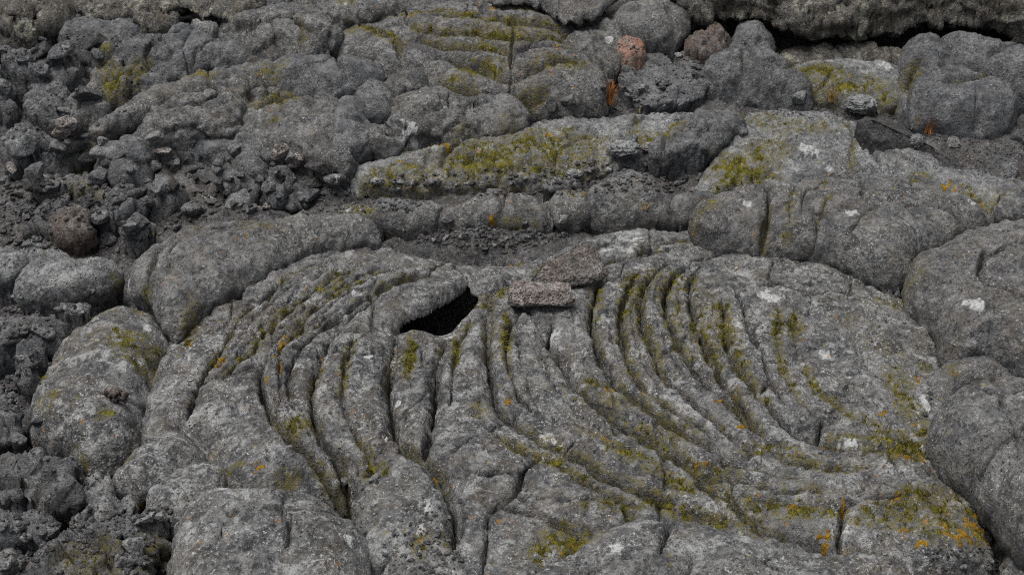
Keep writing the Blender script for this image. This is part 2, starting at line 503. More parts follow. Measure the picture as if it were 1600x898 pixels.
# ------------------------------------------------------------------ a lava body from its traced outline
def lava(name, label, cat, pts, top, R, H, bulge=.02, bl=.15, mat='grey', g=.004, creases=(), holes=(), rough=1.0, facet=0.0, fscale=9,
         undercut=.75, drop=.22, inset=.05, tilt=(0, 0), group=None, mossy=.35, ropes=None, sharp=6, blurk=None, lump=.012, wob=.012,
         mossgain=1.0, plane=None, dents=(), grow=None, craze=.014, patches=True, keep=False, strata=0.0, zlow=None):
    if name != 'ropy_lava_slab' and zlow is None:
        H, top = H * LOW(pts), top * LOW(pts)
        if ys_mean(pts) < 360 and cat == 'lava lobe' and not keep:
            R, H, bulge, lump, wob = R * 1.05, H * .85, bulge * .4, lump * 1.6, wob * 1.3
            facet, undercut = max(facet, .009), min(undercut, .2)
    if plane is None:
        # the near edge was traced where the body meets the ground, the far edge along its crest
        ys_ = [p[1] for p in pts]
        ya, yb = max(min(ys_), 0), min(max(ys_), 898)
        zl = top - H if zlow is None else zlow
        ext = (yb - ya) * dist_at(sum(p[0] for p in pts) / len(pts), .5 * (ya + yb)) / FPX
        dz = top + .25 * bulge - zl
        fz = min(1.0,   .45 * ext / max(dz, 1e-4))
        top, H, bulge, R = zl + (top - zl) * fz, H * fz, bulge * max(fz, .6), R * max(fz, .5) ** .5
        # the crest that is seen lies inside the rim
        zh = top + .3 * bulge - 1.1 * (H * .9 + R * .43 - math.hypot(H * .9, R * .43))

        def onto(a, b):
            return U(a, b, zh - (zh - zl) * min(max((b - ya) / max(yb - ya, 1), 0), 1))[:2]
        Q = spline([onto(a, b) for a, b in pts], True, sharp)
    else:
        Q = px_poly(pts, plane, True, sharp)

        def onto(a, b):
            return U(a, b, top + bulge * .4)[:2]
    if grow is None:
        grow = .016 if ys_mean(pts) < 360 else .003
    HQ = [px_poly(h, top + .1 * bulge) for h in holes]
    x0, y0 = Q.min(0) - 4 * g - grow - wob
    x1, y1 = Q.max(0) + 4 * g + grow + wob
    xs, ys = np.arange(x0, x1, g), np.arange(y0, y1, g)
    GX, GY = np.meshgrid(xs, ys)
    sh = GX.shape
    X, Y = GX.ravel(), GY.ravel()
    seed = (abs(hash_name(label)) % 97) * .71
    # ragged outline, wandering creases
    wx = wob * perlin(p3(X * 7, Y * 7, seed)) + .4 * wob * perlin(p3(X * 24, Y * 24, seed + 3))
    wy = wob * perlin(p3(X * 7 + 40, Y * 7, seed)) + .4 * wob * perlin(p3(X * 24 + 40, Y * 24, seed + 3))
    d, _, _ = poly_dist(X + wx, Y + wy, Q, True)
    sd = np.where(inside(X + wx, Y + wy, Q), d, -d)
    if name != 'ropy_lava_slab':
        sd = sd + grow
    hd = np.full(len(X), 9.0)
    for h in HQ:
        dh, _, _ = poly_dist(X + wx * .4, Y + wy * .4, h, True)
        hd = np.minimum(hd, np.where(inside(X + wx * .4, Y + wy * .4, h), -dh, dh))
    S = sd.reshape(sh)
    kb = blurk if blurk is not None else max(2, int(.18 * R / g))
    Sb = blur(S, kb)
    gy, gx = np.gradient(blur(S, 3), g)
    gl = np.sqrt(gx * gx + gy * gy) + 1e-6
    gx, gy = (gx / np.maximum(gl, .35)).ravel(), (gy / np.maximum(gl, .35)).ravel()
    s = np.maximum(sd, 0)
    sb = np.where(sd < 2 * g, s, np.maximum(Sb.ravel(), 0))
    # quads inside
    idx = np.arange(len(X)).reshape(sh)
    ok = (S > -.75 * g) & (hd.reshape(sh) > -.75 * g)
    if HQ:
        Sh = blur(hd.reshape(sh), 3)
        hy_, hx_ = np.gradient(Sh, g)
        gx = np.where(hd < .05, hx_.ravel(), gx)
        gy = np.where(hd < .05, hy_.ravel(), gy)
    q = ok[:-1, :-1] & ok[1:, :-1] & ok[1:, 1:] & ok[:-1, 1:]
    F = np.stack([idx[:-1, :-1][q], idx[:-1, 1:][q], idx[1:, 1:][q], idx[1:, :-1][q]], 1)
    X2 = np.where(sd < 0, X - sd * gx, np.where(hd < 0, X - hd * gx, X))
    Y2 = np.where(sd < 0, Y - sd * gy, np.where(hd < 0, Y - hd * gy, Y))
    # rounded rim, turning under at the edge
    t = np.clip(sb / R, 0, 1)
    th = -undercut + t * (math.pi / 2 + undercut)
    dd = R * (1 - np.cos(th))
    mv = np.where(sb < R, dd - sb, 0)
    X2, Y2 = X2 + gx * mv, Y2 + gy * mv
    zr = H * (np.sin(th) - 1)
    dome = bulge * (1 - (1 - np.clip(sb / bl, 0, 1)) ** 2)
    cx, cy = Q.mean(0)
    Z = B(X, Y) + top - bulge * .6 + zr + dome + tilt[0] * (X - cx) + tilt[1] * (Y - cy)
    Z += lump * perlin(p3(X * 5.5, Y * 5.5, seed)) + .5 * lump * perlin(p3(X * 14, Y * 14, seed + 9)) + .0035 * rough * fbm(p3(X * 27, Y * 27, seed + 12), 2)
    if HQ:
        u = np.clip(hd / .02, 0, 1)
        Z -= .016 * (1 - np.sqrt(np.maximum(0, 1 - (1 - u) ** 2)))
    for (dpx, dpy, drx, dry, dz) in dents:
        (ax, ay, aa, ab, _), = world_patches([(dpx, dpy, drx, dry, 1)])
        Z += dz * np.exp(-((X - ax) / aa) ** 2 - ((Y - ay) / ab) ** 2)
    # fold lines dragged into the skin while it was soft
    if name != 'ropy_lava_slab':
        an = (seed % 1.3 - .65) * .9
        u_, v_ = X * math.cos(an) + Y * math.sin(an) + wx, -X * math.sin(an) + Y * math.cos(an) + wy
        rear_ = ys_mean(pts) < 360
        wr = 1 - 2 * np.abs(perlin(p3(u_ * 4.5, v_ * (17 if rear_ else 12), seed + 61)))
        Z -= (.016 if rear_ else .007) * np.maximum(0, wr - .45) ** 1.3 * sstep(-.2, .3, perlin(p3(X * 4, Y * 4, seed + 71)))
    # furrows between ropes and open cracks
    hs = np.zeros(len(X))
    stp = np.zeros(len(X))
    moss_c = np.zeros(len(X))
    for c in creases:
        cp_, A, Wd = c[0], c[1], c[2]
        step = c[3] if len(c) > 3 else 0.0
        C = spline([onto(a, b) for a, b in cp_], False, 5)
        if Wd < .02:
            A, Wd = A * 2.3, Wd * (.8 if g < .0045 else 1.1)
        lim = Wd * 1.2 + .04
        dc, tc, side = poly_dist(X + wx * .8, Y + wy * .8, C, False, lim)
        fade = sstep(0, .1, tc) * sstep(0, .1, 1 - tc)
        if Wd < .02:
            fade = sstep(0, .04, tc) * sstep(0, .04, 1 - tc)
        A2 = A * (1.5 if Wd > .026 and name == 'ropy_lava_slab' else 1.25) * fade * (1 + .6 * perlin(p3(X * 9, Y * 9, seed + 5)))
        u = np.clip(dc / Wd, 0, 1)
        f = 1 - np.sqrt(np.maximum(0, 1 - (1 - u) ** 2))
        hs += (A2 * f) ** 3
        if Wd >= .022 and A >= .009 and len(c) < 5:
            cl = min(2.8, A * 90) * (1 - sstep(.001, .0085, dc)) * fade * sstep(-.65, -.1, perlin(p3(X * 13, Y * 13, seed + 21)))
            hs += (np.cbrt(hs) + .02 * cl) ** 3 - hs
        if step:
            stp += step * fade * side * np.exp(-dc / (Wd * .55)) * (dc < lim)
        if Wd >= .018 and len(c) < 5:
            moss_c = np.maximum(moss_c, fade * np.exp(-(dc / .016) ** 2))
    Z += stp - np.cbrt(hs)
    if craze > 0:
        q = np.stack([X + 2.5 * wx, Y + 2.5 * wy, np.full(len(X), seed)], 1) * (5.2 if ys_mean(pts) < 360 else 3.6)
        o, r, f1, f2 = worley(q, int(seed * 7) % 300)
        Z -= (2 if ys_mean(pts) < 360 else 1.3) * craze * (1 - sstep(.0, .034 if ys_mean(pts) > 360 else .055, f2 - f1)) * sstep(-.15, .15, perlin(p3(X * 5, Y * 5, seed + 33)))
    V = np.stack([X2, Y2, Z], 1)
    # walls going down under the rim
    e = np.concatenate([F[:, [0, 1]], F[:, [1, 2]], F[:, [2, 3]], F[:, [3, 0]]])
    key = np.minimum(e[:, 0], e[:, 1]) * (len(V) + 1) + np.maximum(e[:, 0], e[:, 1])
    _, inv, cnt = np.unique(key, return_inverse=True, return_counts=True)
    be = e[cnt[inv] == 1]
    nbase = len(V)
    bv = np.unique(be)
    mp = np.full(nbase, -1, np.int64)
    mp[bv] = np.arange(len(bv))
    prev = bv.copy()
    VV, FF = [V], [F]
    ext = [np.arange(nbase)]
    steps = 7
    nn = nbase
    for k in range(1, steps + 1):
        a = k / steps
        nv = V[bv].copy()
        if HQ:
            inh = hd[bv] < .012
            nv[inh, 0] += gx[bv][inh] * .2 * min(1, a * 2.5)
            nv[inh, 1] += gy[bv][inh] * .2 * min(1, a * 2.5)
            nv[inh, 2] += drop * (a - .25 * a ** 2 - .75 * a ** 3)
        nv[:, 0] += gx[bv] * inset * (a ** 1.3) + .006 * np.sin(nv[:, 1] * 60 + k)
        nv[:, 1] += gy[bv] * inset * (a ** 1.3)
        nv[:, 2] -= drop * a
        new = np.arange(nn, nn + len(bv))
        FF.append(np.stack([prev[mp[be[:, 1]]], prev[mp[be[:, 0]]], new[mp[be[:, 0]]], new[mp[be[:, 1]]]], 1))
        VV.append(nv)
        ext.append(bv)
        prev = new
        nn += len(bv)
    V = np.concatenate(VV)
    F = np.concatenate(FF)
    src = np.concatenate(ext)
    V, F, src = compact(V, F, src)
    me = mesh_from(name, V, F, None)
    N = normals(me, len(V))
    # weathered surface
    rgh = .0055 * fbm(V * 17 + seed, 2, .6) + .0085 * (np.abs(perlin(V * 26 + seed)) + .55 * np.abs(perlin(V * 57)) + .35 * np.abs(perlin(V * 118 + seed)) - .35) + .0016 * perlin(V * 250)
    pit = perlin(V * 75 + 31)
    rgh -= .004 * np.maximum(0, pit - .35)
    if facet > 0:
        q = V + .02 * np.stack([perlin(V * 9 + 3), perlin(V * 9 + 50), perlin(V * 9 + 90)], 1)
        o, r, f1, f2 = worley(q * np.array([1, 1, 1.5]) * fscale, int(seed * 10) % 200)
        rgh = rgh + facet / rough * (np.clip((o * r).sum(1) * 1.5, -1, 1) + .5 * r[:, 2] - .7 * (1 - sstep(0, .09, f2 - f1)))
    if strata > 0:
        rgh = rgh + strata / rough * (fbm(V * np.array([4, 4, 26]) + seed, 3, .6) + .5 * fbm(V * 12, 2))
    if HQ:
        rgh = rgh * sstep(-.002, .03, hd[src])
    V = V + N * (rough * rgh)[:, None]
    x, y = V[:, 0], V[:, 1]
    n1 = fbm(p3(x * 30, y * 30, 5), 3, .65)
    n0 = perlin(p3(x * 4.5, y * 4.5, 8))
    up = np.clip(N[:, 2], 0, 1)
    pf = patch_field(x, y, MOSS_W) * mossgain
    pf = pf * np.where(pf > .5, 1, .8)
    mc = moss_c[src]
    vm = pf * (1 - .25 * sstep(.3, .6, pf)) + mossy * mc * sstep(-.3, .35, n0 + .3 * pf)
    n3 = .6 * n1 + .75 * perlin(p3(x * 95, y * 95, 25))
    mv = (vm + .75 * n3 * sstep(.02, .22, vm)) * sstep(.15, .5, up)
    mm = sstep(.42, .8, mv)
    if not patches:
        pf, vm, mm = pf * 0, vm * 0, mm * 0
    vo = patch_field(x, y, ORANGE_W) * (.85 if patches else 0.)
    n2 = fbm(p3(x * 62, y * 62, 15), 3, .6)
    mo = sstep(.42, .75, (vo * .85 + .75 * n2 + .45 * perlin(p3(x * 150, y * 150, 4))) * sstep(.08, .3, vo))
    vp = patch_field(x, y, PALE_W) * (1. if patches else 0.)
    pale = np.clip(vp * .8 + .75 * n3, 0, 1) * sstep(.12, .4, vp)
    film = np.clip(vm * 2.4 + .6 * n3, 0, 1) * sstep(.03, .2, vm)
    for nm, msk, lift, nz in (('moss', mm, .006, .004), ('orange', mo, .006, .003)):
        sel = (msk[F] > .12).any(1)
        if sel.any():
            off3 = (msk * lift - .0025 + nz * perlin(V * 110 + 7) * msk + .6 * nz * perlin(V * 260) * msk)
            v2, f2, n2_, k2 = compact(V + N * off3[:, None], F[sel], N, msk)
            SHELL[nm].append((v2, f2))
            if nm == 'moss':
                BLADES.append((v2[k2 > .3], n2_[k2 > .3]))

    def finish(obname, V, F, pa, fi, parent=None):
        V, F, pa, fi = compact(V, F, pa, fi)
        c = np.array([V[:, 0].mean(), V[:, 1].mean(), V[:, 2].min()])
        base = np.array(parent.location) if parent else c
        m2 = mesh_from(obname, V - base, F, M[mat])
        set_attr(m2, 'pale', pa)
        set_attr(m2, 'film', fi)
        o = bpy.data.objects.new(obname, m2)
        COL.objects.link(o)
        if parent:
            o.parent = parent
        else:
            o.location = c
        return o

    bpy.data.meshes.remove(me)
    if not ropes:
        o = finish(name, V, F, pale, film)
        return tagthing(o, label, cat, group)
    # the slab and its ropes: each rope is the strip between two furrows
    root = bpy.data.objects.new(name, None)
    root.location = (cx, cy, float(B(cx, cy)))
    root.empty_display_size = .1
    COL.objects.link(root)
    tagthing(root, label, cat, group)
    fc = V[F].mean(1)
    cls = np.zeros(len(F), int)
    bestd = np.full(len(F), .055)
    for k, rp in enumerate(ropes):
        C = px_poly(rp, top, False, 5)
        dr, tr, _ = poly_dist(fc[:, 0], fc[:, 1], C, False, .08)
        m = (dr < bestd) & (tr > .01) & (tr < .99)
        bestd[m] = dr[m]
        cls[m] = k + 1
    for k in range(len(ropes) + 1):
        s_ = cls == k
        if s_.sum() > 50:
            finish('crust' if k == 0 else 'rope', V, F[s_], pale, film, root)
    return root


def ys_mean(pts):
    return sum(p[1] for p in pts) / len(pts)


def LOW(pts):
    m = sum(p[1] for p in pts) / len(pts)
    return .68 if m < 360 else .85


def hash_name(s):
    h = 0
    for ch in s:
        h = (h * 31 + ord(ch)) & 0xffffff
    return h


exec_marker = None
# ================================================================== THE ROPY SLAB
furrows = [
    ([(540, 385), (500, 400), (455, 422), (415, 452), (375, 480), (352, 515), (325, 553), (303, 590), (290, 625)], .028, .045, .006),
    ([(600, 392), (560, 408), (520, 432), (480, 458), (447, 482), (410, 512), (393, 535), (365, 555), (338, 585)], .026, .045, .006),
    ([(640, 400), (590, 420), (530, 455), (482, 487), (462, 520), (432, 545), (408, 562), (405, 585), (415, 612), (430, 638), (450, 660), (485, 682), (520, 700), (545, 722)], .034, .05, .008),
    ([(660, 408), (620, 430), (575, 458), (540, 485), (505, 512), (472, 540), (452, 570), (450, 600), (470, 640)], .016, .035, 0),
    ([(690, 395), (645, 424), (600, 450), (570, 475), (545, 498), (520, 527), (500, 560), (487, 600), (490, 632), (508, 662), (540, 695), (565, 730), (575, 760)], .04, .055, .012),
    ([(624, 516), (613, 548), (608, 598), (614, 632), (634, 676), (660, 698), (684, 716), (697, 742), (705, 768), (712, 800), (705, 845)], .065, .05, .014),
    ([(697, 520), (690, 540), (683, 567), (678, 598), (674, 640), (667, 668), (660, 700)], .05, .04, -.004),
    ([(643, 530), (640, 590), (645, 625)], .012, .03, 0),
    ([(735, 490), (717, 530), (708, 580), (702, 630)], .016, .035, 0),
    ([(835, 402), (795, 432), (768, 455), (762, 500), (763, 550), (768, 598), (780, 628), (810, 655), (842, 672), (880, 695), (912, 706), (935, 718), (960, 728), (1000, 738), (1050, 752), (1090, 768)], .038, .055, .01),
    ([(806, 490), (793, 515), (790, 553), (797, 590), (815, 625), (850, 650)], .018, .035, 0),
    ([(866, 490), (858, 512), (860, 533), (876, 548), (888, 570), (905, 600), (935, 628), (980, 655), (1030, 682), (1080, 712), (1116, 730), (1160, 750)], .036, .05, .008),
    ([(955, 412), (932, 445), (924, 487), (933, 527), (948, 562), (968, 595), (1000, 622), (1040, 650), (1080, 675), (1116, 690), (1145, 706), (1200, 722), (1273, 742)], .034, .045, .008),
    ([(1010, 412), (985, 440), (972, 475), (972, 520), (985, 560), (1010, 600), (1050, 635), (1095, 662), (1140, 690)], .028, .04, .004),
    ([(1066, 392), (1030, 415), (1005, 450), (1003, 490), (1015, 530), (1040, 575), (1075, 615), (1120, 655), (1165, 690), (1220, 715)], .028, .04, .006),
    ([(1110, 380), (1068, 412), (1045, 440), (1040, 475), (1055, 520), (1078, 560), (1105, 595), (1140, 630), (1180, 665), (1225, 695)], .026, .04, .004),
    ([(1150, 370), (1110, 392), (1083, 425), (1078, 455), (1090, 500), (1108, 550), (1132, 595), (1163, 638), (1206, 678), (1240, 694)], .03, .04, .005),
    ([(1128, 462), (1133, 507), (1140, 545), (1158, 580), (1185, 615), (1213, 645), (1243, 672), (1280, 683), (1320, 696), (1356, 698), (1400, 690)], .024, .04, .006),
    ([(833, 413), (866, 390), (910, 373), (966, 353)], .028, .045, .006),
    ([(900, 425), (946, 400), (993, 383), (1033, 367), (1080, 352)], .026, .045, .004),
    ([(1080, 728), (1130, 745), (1160, 771), (1200, 798), (1246, 811), (1310, 828)], .032, .05, .006),
    ([(970, 765), (1020, 785), (1080, 795), (1130, 812), (1200, 832), (1260, 845)], .028, .05, .004),
    ([(1150, 752), (1210, 765), (1270, 772), (1318, 772)], .012, .04, 0),
    ([(1315, 835), (1370, 822), (1420, 830), (1470, 850), (1530, 840)], .03, .05, -.004),
]
cracks = [
    ([(1075, 450), (1110, 447), (1143, 450), (1156, 470), (1166, 500), (1176, 530), (1193, 563), (1203, 597), (1230, 635)], .035, .014, .004),
    ([(846, 701), (816, 728), (810, 748), (786, 771), (763, 786)], .026, .012, 0),
    ([(763, 786), (759, 830), (751, 885)], .022, .011, .002),
    ([(784, 771), (820, 778), (850, 783), (880, 795), (920, 808), (958, 817)], .034, .014, .004),
    ([(745, 735), (780, 731), (812, 734)], .016, .011, 0),
    ([(1319, 771), (1316, 805), (1313, 835)], .03, .015, 0),
    ([(1318, 773), (1353, 765), (1386, 761), (1425, 758)], .022, .012, 0),
    ([(1285, 645), (1279, 682)], .022, .013, 0),
    ([(1190, 446), (1240, 441), (1300, 438), (1375, 432)], .018, .014, .002),
    ([(1140, 748), (1150, 738), (1160, 732)], .02, .012, 0),
    ([(880, 695), (900, 682), (925, 678)], .018, .012, 0),
    ([(420, 590), (440, 598), (470, 612)], .012, .011, 0),
    ([(640, 640), (606, 655), (596, 665)], .016, .011, 0),
    ([(1200, 600), (1180, 615), (1150, 618)], .012, .011, 0),
]


def between(a, b, n=12, w=.5):
    def rs(P):
        P = np.array(P, float)
        l = np.concatenate([[0], np.cumsum(np.hypot(*np.diff(P, axis=0).T))])
        tt = np.linspace(0, l[-1], n)
        return np.stack([np.interp(tt, l, P[:, 0]), np.interp(tt, l, P[:, 1])], 1)
    return [tuple(p) for p in rs(a) * (1 - w) + rs(b) * w]


fl = [f[0] for f in furrows]
edge0 = [(500, 372), (433, 405), (393, 432), (340, 462), (300, 500), (272, 560), (250, 610)]
rope_lines = [
    between(edge0, fl[0]), between(fl[0], fl[1]), between(fl[1], fl[2][:9]), between(fl[2], fl[4]),
    [(728, 408), (690, 420), (650, 450), (605, 490), (570, 530), (550, 575), (548, 615), (562, 655), (595, 695), (630, 735), (655, 780), (650, 830)],
    [(665, 520), (655, 560), (645, 600), (640, 640), (650, 680)],
    [(745, 480), (730, 520), (722, 570), (722, 620), (740, 660), (775, 690), (830, 712), (890, 735), (950, 752)],
    between(fl[9][2:], fl[11], 14), between(fl[11], fl[12][1:], 14), between(fl[12][:10], fl[13]), between(fl[13], fl[14]), between(fl[14], fl[15]), between(fl[15], fl[16]), between(fl[16][2:], fl[17][:8]),
    between(fl[18], fl[19]), between(fl[19], [(1000, 395), (1040, 378), (1090, 362)]),
]
hole = [(733, 424), (722, 437), (695, 459), (668, 479), (641, 495), (627, 506), (618, 526), (632, 519), (645, 514), (666, 511), (688, 510), (712, 500), (731, 488), (747, 468), (740, 455), (734, 440)]
for k in list(range(0, 4)) + list(range(9, 17)):
    if k == 3:
        continue
    nx = k + 1 if k != 9 else 11
    for w_ in ((.5,) if k > 9 else (.36, .68)):
        l_ = between(fl[k], fl[nx], 16, w_)
        furrows.append((l_[random.randrange(1, 4):-random.randrange(1, 6)], .006 if k > 9 else .0085, .024))
furrows += [([(560, 520), (540, 560), (535, 610), (548, 650), (580, 690), (620, 730)], .012, .035), ([(745, 630), (770, 665), (810, 690), (870, 715), (940, 745), (1010, 765)], .012, .04, .003),
            ([(840, 585), (870, 630), (920, 665), (980, 695), (1050, 728), (1110, 755)], .01, .035),
            ([(1190, 690), (1240, 712), (1300, 722), (1380, 722)], .016, .04), ([(1100, 715), (1170, 740), (1230, 752), (1300, 755)], .016, .04), ([(1000, 745), (1060, 765), (1110, 775), (1150, 790)], .014, .04),
            ([(733, 420), (720, 434), (693, 456), (666, 476), (640, 492), (625, 503), (617, 522)], .03, .055, 0, 'roll'), ([(770, 430), (755, 450), (742, 478)], .012, .03)]
furrows += [([(1250, 450), (1243, 520), (1268, 590), (1330, 640), (1400, 662)], .009, .05, .003), ([(1335, 442), (1330, 500), (1360, 560), (1420, 612)], .008, .06, .003), ([(1220, 470), (1215, 540), (1240, 610), (1290, 660)], .008, .04, .002)]
furrows = [(f[0], f[1] * (.88 if f[1] > .02 else .75), f[2] * .72) + tuple(f[3:]) for f in furrows]
slab = [(235, 570), (222, 600), (215, 640), (222, 682), (250, 672), (278, 660), (285, 668), (310, 683), (335, 722), (370, 742), (415, 748), (485, 745), (530, 740), (550, 742), (545, 770), (560, 805), (580, 830),
        (590, 870), (600, 935), (850, 935), (905, 870), (940, 845), (1000, 830), (1060, 830), (1120, 845), (1160, 860), (1240, 885), (1340, 885), (1440, 872), (1520, 862), (1560, 850), (1555, 820),
        (1585, 775), (1560, 715), (1535, 680), (1520, 650), (1510, 620), (1510, 590), (1530, 550), (1530, 515), (1515, 480), (1490, 450), (1460, 425), (1420, 400), (1370, 375), (1310, 355), (1250, 342),
        (1190, 335), (1135, 333), (1090, 338), (1040, 345), (980, 348), (920, 358), (870, 375), (800, 395), (740, 394), (690, 390), (640, 382), (600, 370), (560, 345), (515, 340), (470, 350), (415, 375), (370, 400), (325, 425), (285, 455), (258, 490), (245, 530)]
lava('ropy_lava_slab', 'large grey slab of nested curved lava ropes with a black hole in the middle', 'ropy lava', slab, .07, .07, .07, bulge=.055, bl=.45, mat='grey', g=.003,
     creases=furrows + cracks, holes=[hole], ropes=rope_lines, rough=1.0, mossy=.42, drop=.3, inset=.05, plane=.05, wob=.007, dents=[(690, 520, 34, 26, -.035), (740, 440, 14, 14, -.02), (590, 470, 60, 40, .012)])

L = 'lava lobe'
# ------------------------------------------------------------------ lobes round the slab
lava('lava_lobe', 'smooth grey lava lobe with a pointed lower tip over the upper left ropes', L,
     [(204, 425), (222, 398), (262, 368), (330, 345), (430, 333), (500, 322), (560, 322), (592, 340), (596, 352), (550, 357), (495, 368), (450, 390), (400, 424), (350, 455), (305, 482), (282, 508), (270, 516), (252, 492), (235, 458), (208, 440)],
     .14, .06, .05, zlow=.085, bulge=.03, bl=.2, mat='smooth', creases=[([(330, 352), (300, 375), (262, 390), (243, 430), (247, 470)], .01, .03, -.004), ([(440, 345), (360, 365), (262, 392)], .014, .014), ([(278, 395), (268, 420), (270, 440)], .012, .012)], mossy=.2)
lava('lava_lobe', 'broad grey lava lobe with a rust-red chip at the far left of the ropes', L,
     [(44, 645), (52, 605), (78, 555), (105, 520), (150, 488), (200, 476), (240, 478), (262, 500), (274, 522), (262, 556), (245, 592), (228, 620), (224, 660), (215, 692), (190, 715), (182, 745), (150, 735), (125, 712), (80, 692), (52, 675)],
     .085, .1, .1, bulge=.05, bl=.2, creases=[([(205, 600), (215, 570), (240, 545)], .012, .03), ([(155, 655), (185, 640), (215, 640)], .02, .025, .006), ([(60, 600), (120, 560), (200, 540)], .008, .04)], mossy=.3)
lava('lava_lobe', 'small grey lava toe squeezed under the lower left end of the ropes', L,
     [(180, 760), (184, 738), (205, 708), (240, 683), (278, 668), (305, 685), (338, 712), (330, 722), (290, 728), (265, 750), (230, 770), (200, 770)], .06, .06, .06, bulge=.03, bl=.1, mossy=.3)
lava('lava_lobe', 'low grey ridge of lava behind the rounded dome at the lower left', L,
     [(230, 775), (255, 745), (290, 722), (325, 716), (352, 728), (345, 760), (300, 800), (265, 830), (240, 810)], .055, .06, .06, bulge=.02, bl=.1, mossy=.3)
lava('lava_lobe', 'rounded grey lava dome cracked from top to bottom at the lower left edge', L,
     [(270, 860), (276, 812), (290, 775), (312, 754), (350, 744), (417, 746), (467, 746), (495, 757), (530, 792), (562, 830), (576, 870), (572, 910), (560, 960), (420, 980), (290, 960), (270, 910)],
     .11, .1, .1, bulge=.05, bl=.2, mat='grey', creases=[([(452, 752), (449, 800), (446, 833), (457, 870), (455, 910)], .025, .012), ([(360, 840), (390, 828), (447, 832), (530, 835)], .018, .012, .003), ([(300, 760), (330, 755), (420, 752)], .008, .02)], mossy=.2)
lava('lava_lobe', 'broad smooth lava dome with a dark split', L,
     [(830, 905), (880, 872), (920, 842), (960, 820), (1000, 809), (1060, 807), (1110, 818), (1160, 836), (1240, 862), (1330, 870), (1400, 882), (1450, 920), (1440, 1000), (1200, 1040), (900, 1020), (820, 960)],
     .115, .08, .075, bulge=.03, bl=.2, mat='grey', creases=[([(1066, 812), (1046, 838), (1036, 868), (1030, 910)], .034, .014, .004), ([(900, 868), (912, 882), (925, 885)], .016, .011), ([(1240, 870), (1340, 880), (1400, 900)], .008, .03)], mossy=.2)
lava('lava_lobe', 'long thick lava lobe overhanging the slab along its upper right edge', L,
     [(1084, 335), (1098, 318), (1130, 300), (1200, 282), (1290, 273), (1380, 272), (1450, 284), (1510, 308), (1540, 335), (1500, 355), (1468, 373), (1436, 392), (1420, 410), (1412, 432), (1390, 434), (1366, 428), (1333, 409), (1300, 392), (1253, 379), (1200, 370), (1133, 361)],
     .18, .075, .075, keep=True, zlow=.10, bulge=.03, bl=.2, mat='smooth', creases=[([(1200, 300), (1202, 330), (1196, 370)], .03, .022, .004), ([(1245, 305), (1235, 330), (1232, 372)], .014, .02), ([(1385, 337), (1410, 350), (1430, 345), (1480, 348)], .022, .012), ([(1300, 330), (1285, 350), (1270, 385)], .01, .03), ([(1372, 350), (1345, 372), (1330, 392)], .01, .012)], mossy=.3, undercut=1.0, inset=.08)
lava('lava_lobe', 'big rounded lava lobe with a zigzag crack', L,
     [(1414, 428), (1424, 404), (1455, 382), (1500, 358), (1545, 342), (1600, 336), (1680, 345), (1700, 450), (1690, 570), (1620, 572), (1570, 556), (1520, 545), (1482, 552), (1472, 535), (1470, 512), (1462, 492), (1440, 470), (1422, 450)],
     .185, .075, .08, zlow=.10, bulge=.03, bl=.25, mat='smooth', creases=[([(1535, 425), (1523, 455), (1533, 470), (1546, 483), (1575, 495), (1605, 512), (1650, 520)], .036, .014, .004), ([(1560, 386), (1580, 380), (1610, 366)], .02, .013), ([(1480, 395), (1520, 410), (1535, 425)], .008, .012), ([(1600, 400), (1560, 425), (1535, 432)], .012, .012)], mossy=.2, undercut=1.0, inset=.08)
lava('lava_lobe', 'lava wedge with a white lichen corner below the zigzag-cracked lobe', L,
     [(1446, 590), (1458, 570), (1490, 556), (1522, 548), (1565, 560), (1610, 575), (1580, 590), (1530, 600), (1495, 612), (1472, 640), (1455, 630)], .12, .05, .07, bulge=.02, bl=.1, mat='smooth', mossy=.3)
lava('lava_lobe', 'large dark rounded lava lobe hanging over a deep shadow at the lower right edge', L,
     [(1462, 650), (1476, 618), (1508, 596), (1550, 583), (1610, 572), (1690, 572), (1710, 700), (1700, 860), (1620, 858), (1590, 838), (1562, 792), (1530, 742), (1502, 716), (1478, 692), (1462, 672)],
     .20, .08, .095, zlow=.10, bulge=.03, bl=.25, patches=False, mat='smooth', creases=[([(1520, 625), (1545, 640), (1575, 645), (1610, 640)], .016, .012), ([(1500, 665), (1530, 690), (1545, 730)], .014, .012), ([(1560, 600), (1570, 680), (1600, 760)], .009, .05), ([(1600, 700), (1570, 720), (1550, 760)], .014, .012)], mossy=.15, undercut=1.0, inset=.09)
lava('lava_lobe', 'dark lava knob at the bottom right corner beside brown gravel', L,
     [(1562, 905), (1570, 868), (1595, 852), (1640, 858), (1680, 900), (1660, 960), (1590, 960)], .08, .05, .08, bulge=.02, bl=.08, mat='smooth', mossy=.3)
# hollow with a curled scrap, between rope end and lower left dome
lava('lava_curl', 'twisted scrap of lava curling in a dark pit beside the lower left dome', 'lava curl',
     [(578, 745), (592, 742), (600, 760), (604, 790), (598, 820), (585, 812), (576, 790), (574, 765)], .05, .025, .06, bulge=.02, bl=.04, creases=[([(590, 745), (588, 780), (592, 815)], .015, .02)], mat='lich', rough=1.6)
lava('lava_plate', 'flaky blue-grey lava plate with orange specks at the bottom below the rope end', 'lava plate',
     [(565, 850), (590, 812), (640, 780), (672, 790), (672, 830), (650, 860), (610, 880), (580, 880)], .062, .02, .03, bulge=.01, bl=.1, mat='lich', facet=.006, fscale=14, rough=1.2)
lava('lava_rubble_block', 'reddish crumbly lava block at the bottom edge left of centre', 'lava block',
     [(640, 905), (648, 880), (675, 868), (705, 876), (720, 905), (700, 940), (650, 940)], .07, .03, .06, bulge=.02, bl=.06, mat='red', facet=.01, fscale=25, rough=1.8)

